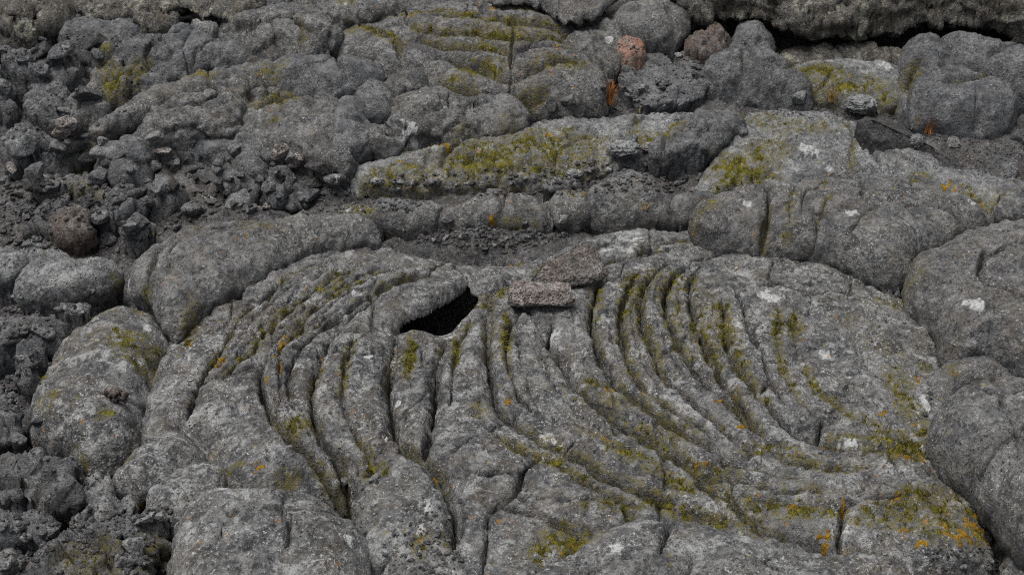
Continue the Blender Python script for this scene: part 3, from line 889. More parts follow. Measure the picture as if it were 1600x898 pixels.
# ------------------------------------------------------------------ middle band behind the slab
lava('lava_lobe', 'small low lava lobe with a mossy foot behind the smooth pointed lobe', L,
     [(480, 330), (500, 318), (545, 312), (590, 318), (612, 335), (600, 352), (560, 360), (520, 350)], 0.105, .05, 0.065, bulge=.03, bl=.12, mat='rear', keep=True, zlow=.045, grow=-.004, g=.005, mossy=.2)
lava('lava_lobe', 'low lava lobe left of the gravel patch behind the ropes', L,
     [(575, 335), (590, 305), (620, 298), (660, 300), (690, 315), (682, 345), (660, 358), (615, 358)], 0.110, .05, 0.065, bulge=.03, bl=.12, mat='rear', keep=True, zlow=.045, grow=-.004, g=.005)
lava('lava_lobe', 'wide low lava lobe with moss along its foot behind the gravel patch', L,
     [(660, 345), (690, 322), (720, 310), (780, 292), (840, 296), (866, 310), (872, 330), (858, 350), (820, 350), (760, 352), (700, 352)], 0.115, .05, 0.065, bulge=.03, bl=.12, mat='rear', keep=True, zlow=.045, grow=-.004, g=.005, creases=[([(840, 310), (852, 330), (862, 345)], .03, .014)])
lava('lava_lobe', 'narrow lava lobe leaning against the domed lobe behind the ropes', L,
     [(850, 310), (880, 290), (915, 292), (935, 310), (925, 340), (890, 348), (866, 346)], 0.115, .05, 0.065, bulge=.025, bl=.1, mat='rear', keep=True, zlow=.045, grow=-.004, g=.005)
lava('lava_lobe', 'domed grey lava lobe standing highest in the middle behind the ropes', L,
     [(918, 318), (934, 285), (955, 266), (983, 257), (1010, 263), (1030, 288), (1046, 315), (1052, 335), (1000, 342), (940, 338)], .17, .08, .12, zlow=.05, bulge=.06, bl=.12, mat='rear', keep=True, grow=.009, g=.005)
lava('lava_lobe', 'small flat lava lobe just left of the domed lobe behind the ropes', L,
     [(840, 288), (862, 271), (895, 270), (912, 282), (895, 296), (860, 298)], 0.105, .05, 0.065, bulge=.02, bl=.08, mat='rear', keep=True, zlow=.045, grow=-.004, g=.005)
lava('lava_lobe', 'grey lava lobe between the domed lobe and the long thick upper right lobe', L,
     [(1040, 325), (1050, 300), (1085, 288), (1140, 284), (1200, 280), (1150, 298), (1110, 315), (1086, 338), (1060, 345)], 0.135, .05, 0.065, bulge=.03, bl=.1, mat='rear', keep=True, zlow=.045, grow=-.004, g=.005)
lava('lava_lobe', 'mossy sloping lava sheet crossing the middle behind the domed lobe', 'lava sheet',
     [(545, 275), (580, 250), (640, 226), (720, 207), (800, 196), (870, 184), (960, 176), (1060, 172), (1110, 180), (1090, 215), (1040, 240), (960, 256), (900, 268), (800, 280), (700, 284), (590, 288)], .05, .075, .045, undercut=.0, bulge=.025, bl=.2, mat='lich', g=.005,
     creases=[([(728, 210), (720, 225), (705, 240), (690, 270)], .016, .014), ([(560, 262), (640, 240), (720, 228)], .012, .03), ([(1000, 180), (990, 210), (960, 245)], .012, .02)], rough=1.3)
lava('lava_lobe', 'stubby lava rope lying on the sheet right of the middle', L,
     [(1022, 238), (1050, 212), (1085, 190), (1112, 174), (1145, 168), (1158, 182), (1150, 202), (1118, 222), (1080, 238), (1045, 248)], .12, .05, .07, bulge=.02, bl=.08, mat='blue', g=.005)
lava('lava_lobe', 'flat pale lava sheet with bright moss on its left half right of the middle', 'lava sheet',
     [(1098, 288), (1120, 245), (1145, 200), (1190, 176), (1260, 172), (1330, 182), (1390, 205), (1440, 235), (1470, 262), (1420, 278), (1330, 276), (1240, 282), (1150, 290)], .05, .075, .045, undercut=.0, bulge=.025, bl=.2, mat='lich', g=.005,
     creases=[([(1320, 190), (1335, 230), (1330, 275)], .012, .02, .004)], rough=1.2)
lava('lava_lobe', 'low lava sheet with orange lichen behind the long lobe near the right edge', 'lava sheet',
     [(1400, 268), (1440, 255), (1500, 258), (1560, 275), (1640, 300), (1640, 340), (1560, 335), (1490, 300), (1430, 285)], .05, .075, .045, undercut=.0, bulge=.025, bl=.15, mat='lich', g=.005, rough=1.3)
lava('lava_lobe', 'grey knuckle of lava at the right edge above the zigzag-cracked lobe', L,
     [(1558, 325), (1566, 303), (1590, 292), (1640, 290), (1660, 320), (1620, 340), (1580, 338)], .12, .05, .08, bulge=.02, bl=.08, mat='rear', g=.005)

# ------------------------------------------------------------------ the rear mound
lava('ropy_lava_mound', 'rear mound of sagging mossy lava ropes with a vertical crack at top centre', 'ropy lava',
     [(515, 60), (545, 38), (600, 18), (680, -6), (770, -10), (850, 5), (892, 30), (880, 62), (915, 85), (940, 112), (944, 140), (930, 160), (870, 168), (810, 158), (730, 152), (660, 138), (610, 112), (560, 95), (525, 82)],
     .17, .1, .12, bulge=.06, bl=.3, mat='rear', g=.004, wob=.008, mossy=.85,
     creases=[([(632, 58), (670, 72), (720, 78), (752, 82), (800, 89), (852, 82), (890, 66)], .034, .034, .006), ([(650, 78), (683, 93), (706, 100), (740, 104), (796, 109), (850, 102), (900, 96)], .034, .034, .006), ([(660, 100), (700, 113), (733, 122), (775, 130), (826, 134), (883, 124), (915, 116)], .036, .034, .006),
              ([(670, 42), (720, 50), (770, 56), (830, 52), (870, 40)], .026, .034, .004), ([(690, 130), (760, 145), (800, 150), (870, 148)], .026, .034, .006), ([(600, 36), (650, 38), (700, 32), (780, 30), (840, 28)], .02, .034), ([(560, 55), (610, 75), (640, 100), (680, 122)], .02, .034),
              ([(802, 55), (800, 100), (800, 148)], .026, .015), ([(733, 18), (730, 35), (728, 48)], .02, .013)])
lava('lava_lobe', 'long smooth lava lobe along the front foot of the rear mound', L,
     [(575, 228), (592, 205), (610, 188), (616, 158), (635, 145), (680, 140), (733, 152), (780, 152), (808, 155), (818, 178), (800, 194), (760, 202), (720, 211), (690, 208), (640, 220), (600, 232)], .15, .09, .11, bulge=.05, bl=.12, mat='rear', g=.005)
lava('lava_lobe', 'small round blue-grey lava dome at the left end of the long smooth lobe', L,
     [(556, 145), (570, 124), (593, 116), (612, 138), (618, 165), (602, 188), (575, 184), (558, 165)], .17, .06, .1, bulge=.03, bl=.08, mat='blue', keep=True, grow=.009, g=.005)
lava('lava_lobe', 'small grey lava knob touching the upper right of the round blue-grey dome', L,
     [(598, 122), (625, 106), (650, 112), (658, 130), (636, 145), (614, 146)], .18, .05, .08, bulge=.02, bl=.07, mat='rear', g=.005)
lava('lava_lobe', 'sunken dark lava lobe left of the round blue-grey dome', L,
     [(530, 150), (555, 145), (562, 170), (572, 190), (590, 195), (572, 222), (540, 245), (520, 215), (522, 180)], .14, .06, .09, bulge=.03, bl=.08, mat='blue', g=.005)
lava('lava_lobe', 'plump oval lava lobe draped over the arm of the rear mound', L,
     [(425, 108), (438, 92), (475, 82), (525, 82), (572, 94), (597, 110), (586, 126), (550, 141), (505, 152), (470, 150), (440, 133)], .23, .09, .1, bulge=.05, bl=.1, mat='blue', keep=True, grow=.009, g=.005, mossy=.1)
lava('lava_lobe', 'tall grey lava shoulder at the top left of the rear mound', L,
     [(346, 42), (372, 28), (400, 14), (425, 0), (500, -14), (515, 18), (525, 50), (520, 70), (470, 84), (430, 94), (395, 94), (378, 66)], .22, .09, .12, bulge=.05, bl=.15, mat='rear', g=.005, creases=[([(425, 30), (445, 22), (490, 18)], .012, .03), ([(380, 48), (392, 60), (395, 90)], .02, .014), ([(440, 35), (470, 60), (465, 85)], .008, .03)])
lava('lava_lobe', 'lava lump at the top edge right of the tall shoulder', L,
     [(505, 20), (520, 0), (560, -10), (610, -8), (640, 2), (600, 18), (545, 34), (520, 40)], .23, .06, .09, bulge=.03, bl=.1, mat='rear', g=.005)
lava('lava_lobe', 'long thin lava arm running down left from the plump oval lobe', L,
     [(140, 200), (165, 182), (195, 166), (230, 143), (270, 125), (335, 107), (395, 96), (428, 93), (436, 118), (425, 126), (395, 129), (335, 138), (280, 145), (242, 165), (190, 190), (150, 207)], .2, .055, .07, bulge=.02, bl=.07, mat='rear', keep=True, grow=.009, g=.005, rough=1.2)
lava('lava_lobe', 'oval lava panel rimmed by a raised roll below the thin arm', L,
     [(226, 165), (258, 148), (330, 138), (392, 130), (385, 155), (377, 188), (330, 206), (270, 216), (236, 212), (226, 190)], .165, .06, .08, bulge=.02, bl=.1, mat='rear', g=.005, creases=[([(240, 180), (262, 160), (300, 155), (340, 160), (320, 180), (260, 190)], .018, .025), ([(392, 132), (380, 155), (376, 190)], .02, .014)])
lava('lava_lobe', 'sloping lava flank split by a crack below the plump oval lobe', L,
     [(376, 140), (400, 126), (440, 134), (472, 150), (520, 152), (532, 180), (530, 215), (545, 250), (520, 262), (470, 240), (420, 225), (372, 205), (350, 205), (372, 188)], .145, .07, .1, bulge=.03, bl=.15, mat='rear', g=.005, creases=[([(366, 195), (372, 215), (380, 225)], .02, .014), ([(400, 185), (430, 170), (500, 160)], .02, .035, .006), ([(400, 165), (450, 158), (490, 155)], .01, .025)])
lava('lava_lobe', 'lower grey lava flank under the oval panel', L,
     [(225, 205), (262, 214), (330, 205), (375, 203), (430, 225), (450, 245), (400, 250), (340, 240), (290, 232), (240, 240), (200, 260), (175, 250)], .1, .06, .09, bulge=.03, bl=.12, mat='blue', g=.005, facet=.008, fscale=10)
lava('lava_lobe', 'blue-grey lava knob left of the lower flank', L,
     [(155, 265), (165, 238), (195, 222), (225, 215), (235, 240), (225, 280), (190, 290), (160, 285)], .1, .06, .1, bulge=.03, bl=.08, mat='blue', g=.005)
lava('lava_lobe', 'dark lava roll along the top edge with a black gap beneath left of the shoulder', L,
     [(255, 5), (285, -2), (345, 22), (385, 12), (425, -6), (440, -60), (250, -60)], .3, .05, .1, bulge=.02, bl=.1, mat='ledge', g=.006, undercut=.4, drop=.02, inset=.22)
lava('lava_lobe', 'blue-grey lava bulge below the black gap near the top left', L,
     [(190, 75), (225, 48), (270, 38), (330, 40), (350, 48), (382, 70), (395, 98), (330, 110), (265, 128), (235, 140), (200, 110)], .15, .07, .1, bulge=.03, bl=.12, mat='blue', g=.005, facet=.01, fscale=8, creases=[([(235, 120), (240, 85), (300, 60)], .02, .03)])
lava('lava_lobe', 'blue-grey lava hump in the top left corner region beside dark gaps', L,
     [(92, 40), (110, 18), (160, 15), (220, 30), (240, 45), (215, 70), (190, 95), (145, 90), (110, 75)], .17, .07, .1, bulge=.03, bl=.12, mat='blue', g=.005, facet=.012, fscale=7)
lava('lava_lobe', 'brownish lava slab along the top edge near the left corner', L,
     [(115, 10), (135, -15), (240, -20), (270, 0), (278, 30), (245, 40), (200, 28), (140, 18)], .24, .05, .09, bulge=.02, bl=.1, mat='ledge', g=.005, facet=.01, fscale=8)
lava('lava_lobe', 'jagged dark lava crag in the top left corner', L,
     [(-30, 20), (-10, -10), (60, -15), (110, -5), (105, 25), (75, 50), (40, 55), (-30, 50)], .23, .04, .1, bulge=.02, bl=.1, mat='ledge', g=.005, facet=.02, fscale=8)

# ------------------------------------------------------------------ rear right
lava('lava_ledge', 'long rough lichen-specked lava ledge overhanging black shadow along the top right', 'lava ledge',
     [(1045, 0), (1075, 22), (1120, 26), (1160, 28), (1200, 38), (1240, 52), (1300, 48), (1360, 45), (1415, 50), (1432, 40), (1480, 32), (1530, 45), (1590, 52), (1700, 55), (1720, -60), (1400, -120), (1080, -110), (1040, -60)],
     .36, .08, .16, bulge=.02, bl=.15, mat='ledge', g=.005, facet=.016, fscale=9, undercut=.3, drop=.03, inset=.3, strata=.018, plane=.09, patches=False, rough=1.8, wob=.02, lump=.02)
lava('lava_lobe', 'grey lava block under the ledge shadow at the top right', L,
     [(1215, 88), (1240, 75), (1300, 68), (1370, 70), (1410, 80), (1408, 98), (1350, 100), (1260, 104), (1225, 102)], .07, .03, .06, bulge=.02, bl=.08, mat='ledge', keep=True, grow=.009, g=.005, facet=.008, fscale=10)
lava('lava_lobe', 'mossy lava pavement between the pinnacle and the folded lobe at the top right', 'lava sheet',
     [(1225, 110), (1260, 95), (1340, 92), (1405, 98), (1412, 150), (1380, 160), (1310, 155), (1262, 140)], .05, .075, .045, undercut=.0, bulge=.025, bl=.15, mat='lich', g=.005)
lava('lava_pinnacle', 'flared lava pinnacle with a narrow top standing before the ledge', 'lava pinnacle',
     [(1098, 116), (1118, 95), (1140, 78), (1148, 50), (1152, 30), (1170, 24), (1190, 34), (1208, 55), (1218, 88), (1236, 112), (1262, 138), (1262, 162), (1235, 162), (1222, 150), (1176, 150), (1140, 140), (1105, 128)],
     .14, .09, .13, bulge=.06, bl=.14, undercut=.1, mat='blue', g=.004, creases=[([(1130, 100), (1170, 95), (1220, 105)], .008, .03), ([(1125, 125), (1180, 122), (1235, 130)], .01, .03), ([(1150, 60), (1175, 52), (1205, 62)], .006, .02)], rough=1.2)
lava('lava_lobe', 'lower folded arm of thick lava curling round at the right below the ledge', L,
     [(1409, 60), (1430, 46), (1460, 44), (1482, 60), (1486, 85), (1482, 108), (1505, 120), (1560, 142), (1588, 165), (1584, 188), (1560, 200), (1515, 203), (1455, 195), (1425, 186), (1408, 168), (1406, 110)],
     .13, .07, .12, bulge=.04, bl=.1, mat='blue', keep=True, grow=.003, g=.005, creases=[([(1470, 52), (1484, 84), (1490, 108), (1515, 122), (1560, 142), (1592, 162)], .09, .06), ([(1430, 185), (1432, 165), (1428, 140), (1440, 110)], .022, .03, .008), ([(1440, 152), (1480, 163), (1520, 158), (1545, 148)], .014, .025, .006)], undercut=.6)
lava('lava_lobe', 'upper folded arm of thick lava running off the right edge below the ledge', L,
     [(1455, 55), (1480, 42), (1515, 46), (1555, 62), (1610, 78), (1680, 95), (1690, 150), (1610, 152), (1560, 138), (1525, 122), (1495, 108), (1480, 82)], .19, .07, .13, bulge=.04, bl=.1, mat='blue', keep=True, grow=.0, g=.005, creases=[([(1500, 60), (1535, 80), (1600, 100)], .01, .03)])
lava('lava_lobe', 'dark lava lobe over a black gap at the top edge right of the mound', L,
     [(772, -8), (835, -2), (868, 14), (886, 25), (908, 25), (938, 8), (960, -15), (940, -60), (760, -60)], .28, .05, .1, bulge=.02, bl=.1, mat='rear', g=.006, undercut=.4, drop=.02, inset=.22)
lava('lava_lobe', 'grey cracked lava block left of the rusty broken rock', L,
     [(885, 72), (905, 55), (940, 35), (962, 30), (972, 52), (968, 78), (962, 100), (935, 104), (905, 92)], .13, .05, .09, bulge=.03, bl=.08, mat='rear', g=.005, facet=.008, fscale=12)
lava('lava_lobe', 'dark lava hummock under the round boulder right of the grass tuft', L,
     [(975, 130), (985, 108), (1010, 92), (1050, 85), (1085, 95), (1100, 120), (1090, 150), (1040, 162), (1000, 160)], .05, .09, .03, bulge=.0, bl=.1, mat='blue', g=.005, undercut=.2, facet=.005, fscale=9)
lava('round_boulder', 'smooth round grey boulder sitting before the ledge at the top', 'boulder',
     [(965, 34), (970, 16), (990, 3), (1020, -2), (1052, 5), (1072, 26), (1070, 48), (1040, 62), (1000, 60), (974, 50)], .26, .1, .17, bulge=.04, bl=.1, mat='rear', g=.005, undercut=.9, drop=.15, inset=.08)

# ================================================================== LEFT SIDE SLABS AND BLOCKS
lava('lava_slab', 'pale lichen-patched lava slab with orange-pink spots at the left edge', 'lava slab',
     [(25, 452), (32, 428), (50, 408), (85, 395), (130, 392), (165, 402), (188, 416), (170, 436), (130, 452), (75, 460), (40, 462)], .1, .05, .06, bulge=.03, bl=.15, mat='lich', g=.004)
lava('lava_slab', 'flat pale lava slab cut by the left edge behind the orange-spotted slab', 'lava slab',
     [(-40, 432), (-40, 388), (20, 380), (75, 378), (108, 384), (95, 394), (55, 404), (34, 424), (10, 432)], .11, .04, .06, bulge=.02, bl=.12, mat='lich', g=.004)
lava('lava_slab', 'layered blue-grey lava slab cut by the left edge below the pale slabs', 'lava slab',
     [(-40, 498), (20, 488), (70, 492), (105, 506), (98, 522), (84, 545), (40, 540), (-40, 540)], .1, .025, .06, bulge=.02, bl=.1, mat='blue', g=.004, facet=.008, fscale=8, creases=[([(-20, 515), (40, 512), (95, 518)], .012, .015, .004)])
lava('lava_block', 'knobbly dark lava block at the left edge above the rounded dome', 'lava block',
     [(-40, 720), (10, 705), (60, 702), (105, 712), (124, 735), (128, 770), (115, 795), (60, 800), (20, 805), (-40, 800)], .11, .05, .09, bulge=.02, bl=.12, mat='stone', g=.004, facet=.018, fscale=18, rough=2)
lava('lava_block', 'mossy crumbled lava block in the bottom left corner', 'lava block',
     [(60, 860), (110, 828), (180, 805), (245, 790), (272, 800), (262, 840), (240, 880), (220, 940), (40, 940)], .05, .05, .08, bulge=.02, bl=.15, mat='stone', g=.004, facet=.016, fscale=18, rough=2)
lava('lava_block', 'dark shingled lava block at the left edge beside the broad lobe', 'lava block',
     [(-40, 640), (0, 625), (35, 640), (44, 665), (20, 690), (-40, 690)], .07, .04, .07, bulge=.02, bl=.1, mat='stone', g=.004, facet=.018, fscale=16, rough=1.8)

BL = 'lava block'
blocks = [
    # name, label, outline, top, R, H, facet, material
    ('flat_lava_block', 'flat-topped lava block like a lid on the left, near the upper edge', [(3, 118), (15, 92), (45, 82), (80, 80), (112, 95), (126, 110), (105, 123), (45, 123)], .17, .03, .08, .01, 'blue'),
    ('square_lava_block', 'square blue-grey lava block standing under the lid-like block', [(44, 178), (45, 135), (65, 122), (104, 124), (114, 150), (117, 190), (90, 200), (55, 198)], .09, .03, .09, .01, 'blue'),
    ('lava_block', 'dark lava block cut by the left edge beside the square block', [(-30, 180), (-30, 135), (5, 128), (28, 142), (26, 175), (10, 188)], .08, .03, .08, .012, 'blue'),
    ('lava_block', 'lava block with a thin red streak low on the left edge', [(5, 265), (8, 225), (30, 200), (52, 205), (70, 230), (80, 255), (60, 275), (20, 275)], .08, .035, .09, .014, 'blue'),
    ('lava_plank', 'plank-like lava slab leaning beside the square block', [(108, 150), (122, 140), (168, 165), (166, 185), (135, 182), (115, 170)], .13, .02, .06, .006, 'rear'),
    ('lava_block', 'low broad lava block with moss just left of the blue-grey knob', [(40, 300), (48, 278), (90, 268), (140, 270), (165, 290), (140, 305), (90, 310)], .07, .04, .07, .01, 'rear'),
    ('lava_block', 'mossy lava shelf below the plank-like slab', [(85, 255), (95, 225), (130, 212), (160, 215), (165, 240), (140, 262), (105, 266)], .08, .04, .07, .01, 'blue'),
    ('lava_shelf', 'dark mossy lava hollow wall left of the thin arm', [(140, 150), (145, 100), (180, 90), (225, 115), (232, 140), (200, 160), (165, 165)], .09, .04, .09, .008, 'rear'),
    ('lava_block', 'upright blue-grey lava block in the dark rubble above the pointed lobe', [(340, 290), (350, 262), (385, 250), (410, 262), (412, 300), (385, 315), (350, 312)], .07, .03, .09, .016, 'blue'),
    ('lava_block', 'split lava block beside the upright block in the dark rubble', [(410, 310), (415, 280), (445, 268), (470, 280), (472, 308), (450, 320), (425, 322)], .06, .03, .08, .016, 'stone'),
    ('lava_block', 'rounded dark lava column left of the dark rubble hollow', [(225, 320), (228, 280), (245, 270), (270, 275), (278, 310), (262, 332), (238, 335)], .08, .04, .1, .01, 'blue'),
    ('lava_block', 'tall grey lava block behind the red-footed stone', [(150, 345), (155, 300), (185, 290), (222, 296), (228, 340), (205, 362), (170, 362)], .07, .04, .09, .012, 'blue'),
    ('lava_block', 'lichened grey lava block left of the red-footed stone', [(52, 355), (56, 320), (80, 308), (100, 315), (100, 350), (85, 365)], .07, .03, .08, .012, 'stone'),
    ('red_footed_stone', 'rounded dark stone with a rust-red foot at the left', [(86, 372), (88, 345), (95, 326), (112, 318), (132, 324), (142, 345), (142, 368), (120, 376), (98, 377)], .12, .05, .1, .006, 'darkred'),
    ('lava_block', 'pale oblong stone right of the red-footed stone', [(192, 362), (200, 350), (225, 338), (238, 346), (236, 360), (215, 368)], .09, .025, .05, .008, 'stonelight'),
    ('rusty_rock', 'rusty red-brown broken lava rock split by a black crack at the top', [(962, 84), (964, 66), (980, 55), (1000, 60), (1006, 76), (1002, 92), (985, 98), (968, 94)], .13, .012, .06, .004, 'orange'),
    ('brown_rock', 'reddish lumpy rock left of the flared pinnacle', [(1070, 95), (1074, 65), (1090, 50), (1115, 40), (1138, 46), (1140, 70), (1122, 88), (1096, 100)], .12, .03, .1, .006, 'darkred'),
    ('pale_stone', 'grey faceted stone wedged in the black gap near the top left', [(296, 36), (300, 25), (320, 26), (342, 42), (335, 50), (312, 46)], .21, .012, .05, .006, 'stonelight'),
    ('lava_chip', 'rust-red lava chip lying on the broad lobe at the far left', [(158, 604), (166, 600), (190, 601), (200, 608), (192, 614), (168, 613)], .122, .006, .012, .003, 'orange'),
    ('plug_stone', 'crumbly stone stuck in the corner where the two upper right lobes meet', [(1372, 448), (1380, 435), (1405, 430), (1420, 440), (1418, 458), (1400, 466), (1380, 460)], .125, .02, .05, .01, 'stone'),
    ('grey_stone', 'smooth blue-grey stone beside the knobbly block at the lower left', [(126, 770), (132, 748), (150, 738), (170, 745), (175, 765), (160, 782), (140, 785)], .075, .025, .06, .004, 'stonelight'),
    ('lava_block', 'pale pitted stone below the smooth blue-grey stone at the lower left', [(118, 800), (128, 787), (160, 782), (200, 775), (212, 790), (200, 806), (160, 812), (130, 812)], .055, .02, .05, .012, 'stonelight'),
    ('lava_block', 'round crumbly stone in the rubble below the knobbly block', [(32, 840), (36, 812), (55, 802), (78, 806), (84, 825), (72, 845), (50, 850)], .05, .03, .06, .012, 'stone'),
    ('lava_block', 'dark crumbly stone cut by the left edge below the knobbly block', [(-20, 835), (-15, 815), (15, 808), (32, 818), (30, 835), (10, 842)], .05, .025, .05, .012, 'stone'),
    ('lava_block', 'rough crusty stone perched on the left edge of the layered slab', [(28, 560), (35, 535), (60, 528), (68, 545), (66, 570), (48, 580)], .09, .025, .06, .012, 'stone'),
    ('lava_block', 'flat grey stone between the layered slab and the pale slab', [(97, 478), (102, 470), (125, 470), (132, 478), (120, 484), (104, 484)], .09, .012, .03, .006, 'stonelight'),
    ('grey_slab', 'small dark flat stone at the back left of the gravel patch', [(665, 352), (672, 342), (692, 345), (702, 358), (690, 364), (674, 362)], .06, .02, .04, .008, 'stone'),
]
for (nm, lb, pts, top, R, H, fc_, mt) in blocks:
    y = pts[0][1]
    tl = (random.uniform(-.25, .25), random.uniform(-.1, .3)) if 'block' in nm else (0, 0)
    lava(nm, lb, 'rock' if 'block' not in nm else BL, pts, top, R * .7, H, tilt=tl, sharp=2 if nm == 'red_footed_stone' else 1, bulge=.012, bl=.06, mat=mt, g=.0045 if y > 340 else .005, facet=fc_ * 1.4, fscale=14, rough=1.6, drop=.01 if nm == 'lava_chip' else .18, inset=.02, lump=.006, wob=.008, mossy=.2, grow=.0 if nm in ('lava_chip','tilted_rock','pale_stone','plug_stone') else .008)

# ================================================================== LOOSE STONES
def icosphere(sub):
    import bmesh
    bm = bmesh.new()
    bmesh.ops.create_icosphere(bm, subdivisions=sub, radius=1)
    V = np.array([v.co[:] for v in bm.verts])
    F = np.array([[v.index for v in f.verts] for f in bm.faces])
    bm.free()
    return V, F


ICO = {k: icosphere(k) for k in (2, 3, 4, 5)}


def rock_shape(sub, seed, planes=13, rough=.06):
    r = np.random.default_rng(seed)
    V, F = ICO[sub]
    n = r.normal(size=(planes, 3))
    n /= np.linalg.norm(n, axis=1)[:, None]
    d = r.uniform(.62, 1.0, planes)
    dots = V @ n.T
    rad = np.where(dots > .05, d / np.maximum(dots, .05), 9)
    k = 28.0
    rr = -np.log(np.exp(-k * rad).sum(1) + math.exp(-k * 1.25)) / k
    P = V * rr[:, None]
    P = P + V * (rough * fbm(P * 2.2 + seed, 5, .65) + .3 * rough * perlin(P * 14 + seed))[:, None]
    return P, F


def stone_mesh(seed, sub, mat, scale=(1, 1, 1), rough=.06):
    P, F = rock_shape(sub, seed, rough=rough)
    return mesh_from('stone', P * np.array(scale), F, M[mat])


protos = {mt: [stone_mesh(100 + 10 * i + k, 5, mt, (1, .55 + .09 * (k % 5), .5 + .08 * ((k * 3) % 5)), rough=.055) for k in range(7)] for i, mt in enumerate(('stone', 'stonelight', 'darkrock', 'red'))}


def in_poly(px, py, poly):
    return bool(inside(np.array([float(px)]), np.array([float(py)]), np.array(poly, float))[0])


dg = bpy.context.evaluated_depsgraph_get()


def seen(px, py):
    """where the traced point lies on what is already built"""
    from mathutils import Vector as Vc
    dx, dv = (px - W0 / 2) / FPX, -(py - H0 / 2) / FPX
    d = Vc((dx, cp + dv * sp, -sp + dv * cp)).normalized()
    hit, loc, nrm, _, ob, _ = sc.ray_cast(dg, (0, 0, CAM_H), d)
    return (loc, nrm) if hit else (Vc(U(px, py)), Vc((0, 0, 1)))


def settle(px, py, rad):
    dg.update()
    loc, nrm = seen(px, py)
    return loc.x, loc.y, loc.z, nrm.z


def ground_z(x, y):
    n = p3(np.atleast_1d(np.float64(x)), np.atleast_1d(np.float64(y)))
    X, Y = n[:, 0], n[:, 1]
    z = B(X, Y) - .045 + .02 * sstep(3.3, 3.8, Y) + .012 * fbm(n * 2.2, 3) + .010 * fbm(n * 15, 3)
    z = z + .012 * sstep(-.45, -.8, X) * sstep(3.25, 3.5, Y)
    hx, hy, _ = U(770, 372, .04)
    z = z + .085 * np.exp(-((X - hx) / .42) ** 2 - ((Y - hy) / .15) ** 2)
    hx, hy, _ = U(690, 470, 0)
    z = z - .42 * np.exp(-(((X - hx) / .22) ** 2 + ((Y - hy) / .2) ** 2) ** 2)
    hx, hy, _ = U(570, 775, 0)
    z = z - .12 * np.exp(-(((X - hx) / .1) ** 2 + ((Y - hy) / .1) ** 2))
    # beyond the picture: humps of older lava
    far = sstep(0.0, 1.0, np.maximum(np.maximum(abs(X) - (1.2 + .35 * np.maximum(Y - 2, 0)), Y - 5.6), 1.6 - Y))
    o, r, f1, f2 = worley(np.stack([X * 1.6, Y * 1.6, X * 0], 1), 5)
    z = z + far * (.16 * np.sqrt(np.clip((f2 - f1) * 1.5, 0, 1)) - .06 + .05 * r[:, 2])
    return z


# ------------------------------------------------------------------ the ground sheet
def axis(a, b, fine, lim):
    mid = np.arange(a, b, fine)
    out, s, v = [], fine, b
    while v < lim:
        s *= 1.25
        v += s
        out.append(v)
    lo, s, v = [], fine, a
    while v > -lim:
        s *= 1.25
        v -= s
        lo.append(v)
    return np.concatenate([lo[::-1], mid, out])


gxs, gys = axis(-2.3, 2.3, .011, 300), axis(1.3, 6.2, .011, 300)
GX, GY = np.meshgrid(gxs, gys)
gz = ground_z(GX.ravel(), GY.ravel())
near = (abs(GX.ravel()) < 2.4) & (GY.ravel() > 1.2) & (GY.ravel() < 6.3)
gz = gz + np.where(near, .012 * fbm(p3(GX.ravel() * 30, GY.ravel() * 30, 2), 2, .6), 0)
idx = np.arange(GX.size).reshape(GX.shape)
GF = np.stack([idx[:-1, :-1].ravel(), idx[:-1, 1:].ravel(), idx[1:, 1:].ravel(), idx[1:, :-1].ravel()], 1)
gme = mesh_from('lava_ground', np.stack([GX.ravel(), GY.ravel(), gz], 1), GF, M['gravel'])
gob = bpy.data.objects.new('ground', gme)
COL.objects.link(gob)
gob['kind'] = 'structure'
gob['label'] = 'dark gritty lava ground showing between the lava lobes'

# ------------------------------------------------------------------ traced and scattered stones: individuals
used_labels = {}


def stone(px, py, wpx, kind, label, group=None, sink=.3, name='lava_stone', cat='stone'):
    x, y, z, ob = settle(px, py, 0)
    me = random.choice(protos[kind])
    o = bpy.data.objects.new(name, me)
    k = dist_at(px, py) / FPX
    r = wpx * k / 2
    o.scale = (r, r * random.uniform(.85, 1.1), r * random.uniform(.8, 1.1))
    o.rotation_euler = (random.uniform(-.4, .4), random.uniform(-.4, .4), random.uniform(0, 6.28))
    o.location = (x, y, z + r * (.5 - sink))
    COL.objects.link(o)
    return tagthing(o, label, cat, group)


